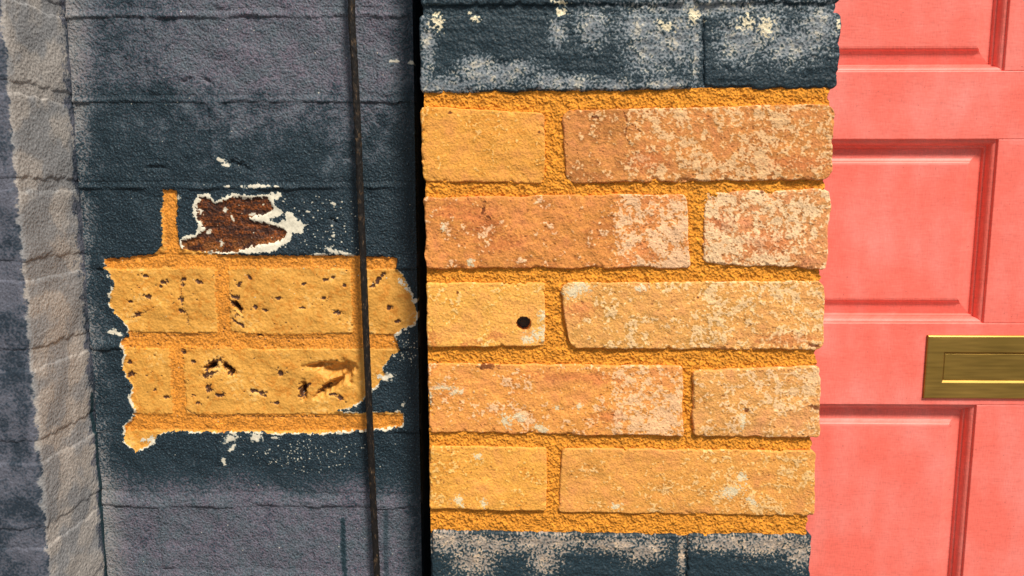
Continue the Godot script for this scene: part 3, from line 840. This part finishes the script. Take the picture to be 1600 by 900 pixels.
	stamp(pits, r, [[-0.0656, 1.2188, 0.0014, 0.0011, 0.00], [0.0111, 1.2025, 0.0011, 0.0011, 0.00], [-0.0604, 1.0625, 0.0011, 0.0011, 0.00], [0.0594, 1.2154, 0.0028, 0.0017, 0.00], [-0.0345, 1.1299, 0.0056, 0.0011, -0.50], [-0.0373, 1.1371, 0.0017, 0.0056, -0.30], [0.2054, 1.1510, 0.0017, 0.0011, 0.00], [0.2611, 0.9589, 0.0068, 0.0017, -0.40], [-0.0351, 0.9957, 0.0090, 0.0023, 0.00], [0.1988, 0.9567, 0.0023, 0.0017, 0.00], [-0.0819, 1.1555, 0.0039, 0.0017, 0.00], [0.1520, 1.0584, 0.0011, 0.0011, 0.00], [0.2553, 1.0156, 0.0045, 0.0017, 0.00], [-0.0418, 0.8237, 0.0017, 0.0017, 0.00], [-0.0863, 0.9635, 0.0017, 0.0028, 0.00]], 0.6, 0.5)
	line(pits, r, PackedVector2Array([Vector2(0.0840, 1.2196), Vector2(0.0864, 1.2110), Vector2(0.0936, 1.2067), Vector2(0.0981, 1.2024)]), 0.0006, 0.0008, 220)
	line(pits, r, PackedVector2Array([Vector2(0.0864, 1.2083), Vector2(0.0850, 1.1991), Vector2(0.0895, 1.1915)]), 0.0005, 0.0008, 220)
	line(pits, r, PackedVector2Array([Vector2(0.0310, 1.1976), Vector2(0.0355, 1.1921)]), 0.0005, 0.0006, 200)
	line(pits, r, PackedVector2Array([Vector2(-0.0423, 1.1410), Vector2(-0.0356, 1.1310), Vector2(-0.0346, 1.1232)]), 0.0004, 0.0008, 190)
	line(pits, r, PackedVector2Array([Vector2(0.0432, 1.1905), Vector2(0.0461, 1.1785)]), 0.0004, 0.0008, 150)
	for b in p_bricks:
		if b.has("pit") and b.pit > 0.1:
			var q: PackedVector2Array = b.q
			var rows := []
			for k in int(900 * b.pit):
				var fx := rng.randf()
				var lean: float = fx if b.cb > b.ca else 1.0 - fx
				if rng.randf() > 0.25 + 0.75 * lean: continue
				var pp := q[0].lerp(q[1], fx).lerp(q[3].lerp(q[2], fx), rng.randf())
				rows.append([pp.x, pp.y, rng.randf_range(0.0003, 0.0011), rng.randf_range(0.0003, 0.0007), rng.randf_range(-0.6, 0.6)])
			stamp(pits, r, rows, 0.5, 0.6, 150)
	stamp(scuffs, r, [[-0.0313, 1.2499, 0.0326, 0.0101, 0.02], [-0.0121, 1.2562, 0.0236, 0.0056, 0.10], [-0.0670, 1.2414, 0.0310, 0.0079, 0.00], [0.0208, 1.2454, 0.0191, 0.0079, 0.00], [0.0426, 1.2433, 0.0169, 0.0068, 0.00], [0.0754, 1.2410, 0.0191, 0.0062, 0.00], [0.1190, 1.2420, 0.0225, 0.0068, 0.00], [0.1288, 1.2799, 0.0146, 0.0248, 0.10], [0.1074, 1.2722, 0.0236, 0.0225, 0.20], [0.0962, 1.2905, 0.0214, 0.0146, 0.00], [0.0259, 1.2856, 0.0073, 0.0124, 0.00], [0.0556, 1.2907, 0.0135, 0.0169, 0.20], [0.1827, 1.2797, 0.0225, 0.0191, 0.40], [0.2038, 1.2875, 0.0146, 0.0146, 0.00], [0.2259, 1.2744, 0.0281, 0.0146, 0.10], [0.2466, 1.2899, 0.0169, 0.0203, 0.00], [-0.0890, 1.2436, 0.0079, 0.0146, 0.00], [-0.0841, 1.2755, 0.0068, 0.0225, 0.00], [0.1441, 1.2746, 0.0039, 0.0360, 0.00], [-0.0422, 1.2595, 0.0169, 0.0068, 0.10], [0.1495, 1.3059, 0.0675, 0.0068, 0.00], [-0.0715, 0.8316, 0.0248, 0.0124, 0.00], [-0.0359, 0.8269, 0.0338, 0.0090, -0.10], [0.0176, 0.8299, 0.0394, 0.0101, 0.00], [0.0827, 0.8280, 0.0338, 0.0079, 0.00], [0.1123, 0.8233, 0.0191, 0.0113, 0.30], [0.1828, 0.8302, 0.0338, 0.0079, 0.00], [0.2239, 0.8293, 0.0394, 0.0113, 0.00], [0.2535, 0.8221, 0.0113, 0.0146, 0.00], [-0.0479, 0.8104, 0.0191, 0.0146, 0.00], [0.0177, 0.8136, 0.0135, 0.0146, 0.20], [0.1455, 0.8173, 0.0039, 0.0225, 0.00]], 0.8, 1.1)
	var px := PackedByteArray()
	px.resize(w * h * 3)
	var bump := PackedByteArray()
	bump.resize(w * h)
	for iy in h:
		var y: float = r.y1 - (iy + 0.5) * t
		for ix in w:
			var i := iy * w + ix
			var x: float = r.x0 + (ix + 0.5) * t
			var b: Dictionary = p_bricks[own[i]]
			var v2 := n2[i] / 255.0
			var v3 := n3[i] / 255.0
			var v4 := n4[i] / 255.0
			var vr := rnd[i] / 255.0
			var v1 := n1[i] / 255.0
			var grain := v4 * 0.45 + vr * 0.35 + v3 * 0.2
			var cr := 0.0
			var cg := 0.0
			var cb := 0.0
			var bp := 0.5
			var ch := chips[i] / 255.0
			if b.has("paint"):
				var p := 0.16 + (v1 - 0.5) * 0.30 + (v2 - 0.5) * 0.2
				var sc := scuffs[i] / 255.0
				var g := clampf((p - grain) * 2.6 + 0.4, 0.0, 1.0)
				var k := 1.0 + (vr - 0.5) * 0.8 + (v4 - 0.5) * 0.4
				cr = lerpf(25.0, 84.0, g) * k; cg = lerpf(45.0, 90.0, g) * k; cb = lerpf(55.0, 98.0, g) * k
				var s := clampf(sc * 0.85 - grain + 0.20 + (v3 - 0.5) * 0.7 + (v2 - 0.5) * 0.4, 0.0, 1.0) * 2.2
				s = clampf(s, 0.0, 1.0)
				var wm := sm(0.45, 0.75, v2 * 0.5 + v3 * 0.5)
				var lo := 1.0 if y < 1.0 else 0.0
				cr = lerpf(cr, lerpf(lerpf(128.0, 160.0, lo), lerpf(196.0, 218.0, lo), wm), s); cg = lerpf(cg, lerpf(lerpf(134.0, 146.0, lo), lerpf(188.0, 190.0, lo), wm), s); cb = lerpf(cb, lerpf(lerpf(140.0, 134.0, lo), lerpf(172.0, 160.0, lo), wm), s)
				bp = 0.5 + (v4 - 0.5) * 0.45 + (v3 - 0.5) * 0.35
			else:
				var q: PackedVector2Array = b.q
				var f := clampf((x - q[0].x) / (q[1].x - q[0].x), 0.0, 1.0)
				var ca := lerpf(b.ca, b.cb, f)
				if b.has("step"):
					var e := clampf(((b.step[0] - 800.0) * 0.000563 - 0.0117 - x) / 0.004 + (v2 - 0.5) * 2.0, -1.0, 1.0)
					ca = lerpf(b.cb, b.ca, clampf(e * 0.5 + 0.5, 0.0, 1.0) * 0.85)
				var bm := sm(0.62 - b.br * 0.25, 0.78 - b.br * 0.25, v1 * 0.45 + v2 * 0.35 + (ns[i] / 255.0) * 0.2) * 0.9
				var mm := v1 * 0.22 + v2 * 0.34 + v3 * 0.26 + v4 * 0.18
				var th := 0.66 - ca * 0.34
				var cm := sm(th - 0.035, th + 0.035, mm) * 0.9
				var st := ns[i] / 255.0 - 0.5
				var k := 0.95 + (grain - 0.5) * 0.36 + st * 0.14
				cr = lerpf(lerpf(b.base[0], b.brown[0], bm), b.cream[0], cm)
				cg = lerpf(lerpf(b.base[1], b.brown[1], bm), b.cream[1], cm)
				cb = lerpf(lerpf(b.base[2], b.brown[2], bm), b.cream[2], cm)
				var hv := (v2 - 0.5) * 0.6 + (v1 - 0.5) * 0.6
				cg += hv * 16.0 * (1.0 - cm); cb -= hv * 20.0 * (1.0 - cm)
				var rd := reds[i] / 255.0 * 0.42
				cr = lerpf(cr, 200.0, rd); cg = lerpf(cg, 108.0, rd); cb = lerpf(cb, 66.0, rd)
				cr *= k; cg *= k; cb *= k
				var pt := pits[i] / 255.0 * 0.8  # pits coloured darker to stand for the shade in their hollows
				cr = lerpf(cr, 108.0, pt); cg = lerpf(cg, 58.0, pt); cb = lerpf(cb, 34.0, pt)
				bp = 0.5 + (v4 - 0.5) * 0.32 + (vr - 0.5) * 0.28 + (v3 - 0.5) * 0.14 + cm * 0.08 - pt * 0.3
			if ch > 0.0:
				var k := 0.95 + (grain - 0.5) * 0.25
				var cc := ch * (1.0 if b.has("paint") else 0.85)
				cr = lerpf(cr, 242.0 * k, cc); cg = lerpf(cg, 228.0 * k, cc); cb = lerpf(cb, 194.0 * k, cc)
				bp += ch * 0.12
			px[3 * i] = clampi(int(cr), 0, 255)
			px[3 * i + 1] = clampi(int(cg), 0, 255)
			px[3 * i + 2] = clampi(int(cb), 0, 255)
			bump[i] = clampi(int(bp * 255.0), 0, 255)
	var tex := rgb_texture(r, px)
	var rel := grey_texture(r, bump)
	var bare := surface(tex, rel, 0.13, 0.92, 0.25)
	var painted := surface(tex, rel, 0.16, 0.62, 0.45)
	print("pier painted ", Time.get_ticks_msec())

	var o := thing("brick_pier", "projecting brick pier stripped to yellow stock bricks between dark painted bands", "pier", Vector3(0.087, 0, 0))
	var a1 := noise(601, 0.05, 2)
	var a2 := noise(602, 0.012, 3)
	var a3 := noise(603, 0.004, 2)
	var we := noise(604, 0.030, 4)
	var hole := Vector2(-0.0018, 1.0344)
	for kb in p_bricks.size():
		var b: Dictionary = p_bricks[kb]
		var q: PackedVector2Array = b.q
		var width := q[0].distance_to(q[1])
		var high := q[0].distance_to(q[3])
		var is_paint: bool = b.has("paint")
		var wob: float = b.get("wob", 0.0010)
		var rad: float = b.get("r", 0.004)
		var round_r := 0.0024 if is_paint else 0.0013
		var tilt := Vector2(rng.randf_range(-0.0010, 0.0010), rng.randf_range(-0.0006, 0.0006))
		var push := rng.randf_range(-0.0008, 0.0008)
		var rough: float = 0.7 + b.get("pit", 0.5) * 1.2
		var fine := 0.0008 if b.has("hole") else 0.0013
		var su := steps(width, fine)
		var sv := steps(high, fine)
		var pts := PackedVector3Array()
		var uvs := PackedVector2Array()
		for bv in sv:
			var v := bv / high
			for au in su:
				var u := au / width
				var el := au
				var er := width - au
				var eb := bv
				var et := high - bv
				var p := q[3].lerp(q[2], u).lerp(q[0].lerp(q[1], u), v)
				# ragged edges
				p.x += we.get_noise_2d(p.y + kb, 1.0) * wob * maxf(0.0, 1.0 - el / 0.012) * 1.6
				p.x += we.get_noise_2d(p.y + kb, 5.0) * wob * maxf(0.0, 1.0 - er / 0.012) * 1.6
				p.y += we.get_noise_2d(p.x + kb, 9.0) * wob * maxf(0.0, 1.0 - eb / 0.012) * 1.8
				p.y += we.get_noise_2d(p.x + kb, 13.0) * wob * maxf(0.0, 1.0 - et / 0.012) * 1.2
				# worn corners
				var ex := minf(el, er)
				if ex < rad:
					var cut := rad * (1.0 - sqrt(1.0 - pow(1.0 - ex / rad, 2.0)))
					p.y += cut * (1.0 - 2.0 * v) * absf(1.0 - 2.0 * v)
				var e := minf(ex, minf(eb, et))
				var f := a3.get_noise_2d(p.x, p.y)
				var m := a2.get_noise_2d(p.x, p.y)
				var z := push + tilt.x * (u - 0.5) * 2.0 + tilt.y * (v - 0.5) * 2.0
				z += a1.get_noise_2d(p.x, p.y) * 0.0012 + m * 0.0006 * rough + f * 0.00025 * rough
				var rr := round_r * (1.0 + m * 0.5)
				if e < rr:
					z -= rr * (1.0 - sqrt(maxf(0.0, 1.0 - pow(1.0 - e / rr, 2.0))))
				z -= maxf(0.0, m - 0.18) * 0.0065 * exp(-e / 0.0035)
				if is_paint and bv > 0.006:
					# thick brush ridges in the coat
					z += 0.0004 * sm(-0.1, 0.4, we.get_noise_2d(p.x * 0.4 + 3.0, p.y * 3.0))
				if b.has("hole"):
					var d := p.distance_to(hole) + f * 0.0005
					z -= 0.030 * (1.0 - sm(0.0055, 0.0064, d))
				pts.append(Vector3(p.x, p.y, z))
				uvs.append(uv_of(r, p.x, p.y))
		part("brick", grid_mesh(pts, uvs, su.size(), sv.size(), 0.10), painted if is_paint else bare, o)
	print("pier bricks ", Time.get_ticks_msec())
	# mortar
	var sand := raster(0, 0, 0.256, 0.256, 0.0005, 700)
	var sp := PackedByteArray()
	sp.resize(sand.w * sand.h * 3)
	var sb := PackedByteArray()
	sb.resize(sand.w * sand.h)
	for i in int(sand.w * sand.h):
		var g: float = (sand.n4[i] * 0.5 + sand.rnd[i] * 0.3 + sand.n3[i] * 0.2) / 255.0
		var k: float = 0.92 + (g - 0.5) * 0.75 + (sand.n2[i] / 255.0 - 0.5) * 0.14
		sp[3 * i] = clampi(int(238.0 * k), 0, 255)
		sp[3 * i + 1] = clampi(int(156.0 * k), 0, 255)
		sp[3 * i + 2] = clampi(int(58.0 * k), 0, 255)
		sb[i] = clampi(int(255.0 * (0.5 + (sand.n4[i] / 255.0 - 0.5) * 0.7 + (sand.n3[i] / 255.0 - 0.5) * 0.4)), 0, 255)
	var ochre := surface(rgb_texture(sand, sp), grey_texture(sand, sb), 0.24, 0.95, 0.2)
	pier_mortar(o, r, painted, 1.3603, 1.2395, a2, a3, false)
	pier_mortar(o, r, ochre, 1.2395, 0.8358, a2, a3, true)
	pier_mortar(o, r, painted, 0.8358, 0.7451, a2, a3, false)
	var plain := plain_paint()
	part("core", box_mesh(Vector3(-0.0875, 0.755, -0.11), Vector3(0.2605, 1.355, -0.014)), plain, o)
	part("upper_wall", box_mesh(Vector3(-0.089, 1.3555, -0.11), Vector3(0.2635, 2.15, -0.001)), plain, o)
	part("lower_wall", box_mesh(Vector3(-0.089, 0.0, -0.11), Vector3(0.2635, 0.7545, -0.001)), plain, o)
	print("pier done ", Time.get_ticks_msec())

func pier_mortar(o: Node3D, r: Dictionary, m: Material, top: float, bottom: float, a2: FastNoiseLite, a3: FastNoiseLite, sandy: bool):
	var x0 := -0.0878
	var x1 := 0.2588
	var nx := int((x1 - x0) / 0.0011) + 1
	var ny := int((top - bottom) / 0.0011) + 1
	var pts := PackedVector3Array()
	var uvs := PackedVector2Array()
	var keep := PackedByteArray()
	var rects := []
	for b in p_bricks:
		var q: PackedVector2Array = b.q
		rects.append(Rect2(maxf(q[0].x, q[3].x), maxf(q[2].y, q[3].y), minf(q[1].x, q[2].x) - maxf(q[0].x, q[3].x), minf(q[0].y, q[1].y) - maxf(q[2].y, q[3].y)).grow(-0.008))
	for j in ny:
		var y := lerpf(bottom, top, float(j) / (ny - 1))
		var near := []
		for c: Rect2 in rects:
			if y > c.position.y and y < c.end.y: near.append(c)
		for i in nx:
			var s := float(i) / (nx - 1)
			var x := lerpf(x0, x1, s)
			if i == nx - 1: x += a2.get_noise_2d(y, 3.0) * 0.003
			if i == 0: x += a2.get_noise_2d(y, 7.0) * 0.0006
			var z := -0.0026 + a2.get_noise_2d(x, y) * (0.0014 if sandy else 0.0008) + a3.get_noise_2d(x, y) * (0.0007 if sandy else 0.0003)
			pts.append(Vector3(x, y, z))
			uvs.append(uv_of(r, x, y) if not sandy else Vector2(x, -y) / 0.256)
			var k := 1
			for c: Rect2 in near:
				if x > c.position.x and x < c.end.x: k = 0
			keep.append(k)
	part("mortar", grid_mesh(pts, uvs, nx, ny, 0.09, keep), m, o)

# ------------------------------------------------------------------ door
func build_door():
	var w := 768
	var px := PackedByteArray()
	px.resize(w * w * 3)
	var bm := PackedByteArray()
	bm.resize(w * w)
	var l1 := layer(w, w, 801, 180, 3)
	var l2 := layer(w, w, 802, 14, 3, 7.0, 1.0)
	var l3 := layer(w, w, 803, 3, 2, 5.0, 1.0)
	var l4 := layer(w, w, 804, 40, 3, 1.0, 2.5)
	var l5 := layer(w, w, 805, 2.6, 2, 1.0, 4.0)
	var l6 := layer(w, w, 806, 5, 3)
	for i in w * w:
		var a := l1[i] / 255.0 - 0.5
		var b := l2[i] / 255.0 - 0.5
		var c := l3[i] / 255.0 - 0.5
		var d := l4[i] / 255.0 - 0.5
		var pale := clampf(0.25 + a * 0.9 + d * 0.5, 0.0, 1.0)
		var e := l5[i] / 255.0 - 0.5
		var k := 1.0 + b * 0.05 + c * 0.09 + e * 0.09 - sm(0.87, 0.96, l6[i] / 255.0) * 0.30
		px[3 * i] = clampi(int(lerpf(243.0, 244.0, pale) * k), 0, 255)
		px[3 * i + 1] = clampi(int(lerpf(114.0, 148.0, pale) * k), 0, 255)
		px[3 * i + 2] = clampi(int(lerpf(100.0, 140.0, pale) * k), 0, 255)
		bm[i] = clampi(int(127.0 + b * 40.0 + c * 80.0 + e * 80.0), 0, 255)
	var r := {"w": w, "h": w}
	var coral := surface(rgb_texture(r, px), grey_texture(r, bm), 0.04, 0.48, 0.45)

	var o := thing("panelled_door", "coral pink wooden panel door with raised and fielded panels, right of the brick pier", "door", Vector3(0.55, 0, DOOR_Z))
	var xa := 0.130
	var xb := 0.970
	var zb := DOOR_Z - 0.040
	var st_w := 0.100
	var mx0 := 0.4905
	var mx1 := 0.6095
	var ys := [0.006, 0.21, 0.9215, 1.0118, 1.2055, 1.2745, 1.95, 2.03]   # rails between 0-1, 2-3, 4-5, 6-7
	part("stile", box_mesh(Vector3(xa, ys[0], zb), Vector3(xa + st_w, ys[7], DOOR_Z), 0.0015), coral, o)
	part("stile", box_mesh(Vector3(xb - st_w, ys[0], zb), Vector3(xb, ys[7], DOOR_Z), 0.0015), coral, o)
	for k in 4:
		part("rail", box_mesh(Vector3(xa + st_w, ys[2 * k], zb), Vector3(xb - st_w, ys[2 * k + 1], DOOR_Z + 0.0002), 0.0008), coral, o)
	for k in 3:
		var y0: float = ys[2 * k + 1]
		var y1: float = ys[2 * k + 2]
		part("muntin", box_mesh(Vector3(mx0, y0, zb), Vector3(mx1, y1, DOOR_Z), 0.0008), coral, o)
		for c in [[xa + st_w, mx0], [mx1, xb - st_w]]:
			var st := SurfaceTool.new()
			st.begin(Mesh.PRIMITIVE_TRIANGLES)
			rings(st, c[0], c[1], y0, y1, [[0.0085, DOOR_Z - 0.0160], [0.0086, DOOR_Z - 0.0135], [0.0190, DOOR_Z - 0.0112], [0.0215, DOOR_Z - 0.0098], [0.0230, DOOR_Z - 0.0078], [0.0242, DOOR_Z - 0.0070], [0.0262, DOOR_Z - 0.0066]], true)
			var pn := part("panel", st.commit(), coral, o)
			var sg := SurfaceTool.new()
			sg.begin(Mesh.PRIMITIVE_TRIANGLES)
			var prof := [[0.0, DOOR_Z - 0.0006], [0.0006, DOOR_Z - 0.0026]]
			for s in 7:
				var f := s / 6.0 * PI / 2
				prof.append([0.0006 + 0.0058 * sin(f * 0.9) * 0.9, DOOR_Z - 0.0026 - 0.0066 * (1.0 - cos(f))])
			prof.append([0.0060, DOOR_Z - 0.0102])
			prof.append([0.0074, DOOR_Z - 0.0104])
			prof.append([0.0078, DOOR_Z - 0.0108])
			prof.append([0.0093, DOOR_Z - 0.0158])
			rings(sg, c[0], c[1], y0, y1, prof, false)
			part("moulding", sg.commit(), coral, pn)
	# brass letter plate
	var bw := 512
	var bp := PackedByteArray()
	bp.resize(bw * bw * 3)
	var b1 := layer(bw, bw, 821, 60, 4, 2.0, 1.0)
	var b2 := layer(bw, bw, 822, 3, 2, 14.0, 1.0)
	var bb := PackedByteArray()
	bb.resize(bw * bw)
	for i in bw * bw:
		var a := b1[i] / 255.0
		var c := b2[i] / 255.0 - 0.5
		var k := 1.0 + c * 0.22
		bp[3 * i] = clampi(int(lerpf(160.0, 200.0, a) * k), 0, 255)
		bp[3 * i + 1] = clampi(int(lerpf(130.0, 160.0, a) * k), 0, 255)
		bp[3 * i + 2] = clampi(int(lerpf(64.0, 84.0, a) * k), 0, 255)
		bb[i] = clampi(int(127 + c * 120.0), 0, 255)
	var br := {"w": bw, "h": bw}
	var brass := surface(rgb_texture(br, bp), grey_texture(br, bb), 0.008, 0.36, 0.5)
	brass.metallic = 0.9
	var lx0 := 0.4312
	var lx1 := 0.6852
	var ly0 := 0.9292
	var ly1 := 0.9990
	var z0 := DOOR_Z + 0.0002
	var sp := SurfaceTool.new()
	sp.begin(Mesh.PRIMITIVE_TRIANGLES)
	rings(sp, lx0, lx1, ly0, ly1, [[0.0, z0], [0.0, z0 + 0.0014], [0.0005, z0 + 0.0022], [0.0016, z0 + 0.0028], [0.0178, z0 + 0.0030], [0.0184, z0 + 0.0027], [0.0200, z0 + 0.0010], [0.0201, z0 + 0.0003]], false)
	var lp := part("letter_plate", sp.commit(), brass, o, "aged brass letter plate across the door's middle rail")
	var sf := SurfaceTool.new()
	sf.begin(Mesh.PRIMITIVE_TRIANGLES)
	rings(sf, lx0, lx1, ly0, ly1, [[0.0203, z0 + 0.0003], [0.0203, z0 + 0.0008], [0.0208, z0 + 0.0012]], true)
	part("flap", sf.commit(), brass, lp)

	var f := thing("door_frame", "coral pink wooden frame around the panel door", "door frame", Vector3(0.55, 0, DOOR_Z))
	part("jamb", box_mesh(Vector3(xa - 0.034, 0.0, -0.20), Vector3(xa - 0.003, 2.08, -0.1155), 0.002), coral, f)
	part("jamb", box_mesh(Vector3(xb + 0.003, 0.0, -0.20), Vector3(xb + 0.06, 2.08, -0.105), 0.002), coral, f)
	part("head", box_mesh(Vector3(xa - 0.003, 2.034, -0.20), Vector3(xb + 0.003, 2.08, -0.105), 0.002), coral, f)
	print("door ", Time.get_ticks_msec())

# ------------------------------------------------------------------ cable
func build_cable():
	var pts := PackedVector2Array([Vector2(-0.1553, 1.4871), Vector2(-0.1566, 1.3578), Vector2(-0.1569, 1.3019), Vector2(-0.1552, 1.2564), Vector2(-0.1541, 1.2101), Vector2(-0.1532, 1.1511), Vector2(-0.1523, 1.0908), Vector2(-0.1514, 1.0291), Vector2(-0.1501, 0.9533), Vector2(-0.1489, 0.8754), Vector2(-0.1466, 0.7817), Vector2(-0.1452, 0.6990)])
	var cv := Curve3D.new()
	cv.add_point(Vector3(pts[0].x, 2.15, LEFT_Z + 0.014))
	for p in pts:
		cv.add_point(Vector3(p.x * 0.985 - 0.0022, 1.15 + (p.y - 1.15) * 0.985, LEFT_Z + 0.011))
	cv.add_point(Vector3(pts[pts.size() - 1].x, 0.02, LEFT_Z + 0.011))
	cv.bake_interval = 0.002
	var bp := cv.get_baked_points()
	var nr := 14
	var an := noise(901, 0.006, 3)
	var ps := PackedVector3Array()
	var uv := PackedVector2Array()
	for p in bp:
		for k in nr:
			var a := TAU * k / (nr - 1)
			var rad := 0.0032 + an.get_noise_2d(p.y, cos(a) * 0.01) * 0.0005
			ps.append(p + Vector3(cos(a), 0, -sin(a)) * rad)
			uv.append(Vector2(float(k) / (nr - 1), p.y / 0.6))
	var w := 256
	var h := 1024
	var c1 := layer(w, h, 911, 60, 4, 1.0, 0.4)
	var c2 := layer(w, h, 912, 6, 3)
	var px := PackedByteArray()
	px.resize(w * h * 3)
	for i in w * h:
		var f := sm(0.56, 0.74, c1[i] / 255.0 * 0.55 + c2[i] / 255.0 * 0.45)
		var k := 0.8 + c2[i] / 255.0 * 0.4
		px[3 * i] = int(lerpf(24.0, 96.0, f) * k)
		px[3 * i + 1] = int(lerpf(21.0, 76.0, f) * k)
		px[3 * i + 2] = int(lerpf(20.0, 56.0, f) * k)
	var r := {"w": w, "h": h}
	var m := surface(rgb_texture(r, px), grey_texture(r, c2), 0.05, 0.6, 0.4)
	var o := thing("cable", "thin black weathered cable hanging down the recessed dark blue wall", "cable", Vector3(-0.155, 0, LEFT_Z))
	part("sheath", grid_mesh(ps, uv, nr, bp.size()), m, o)
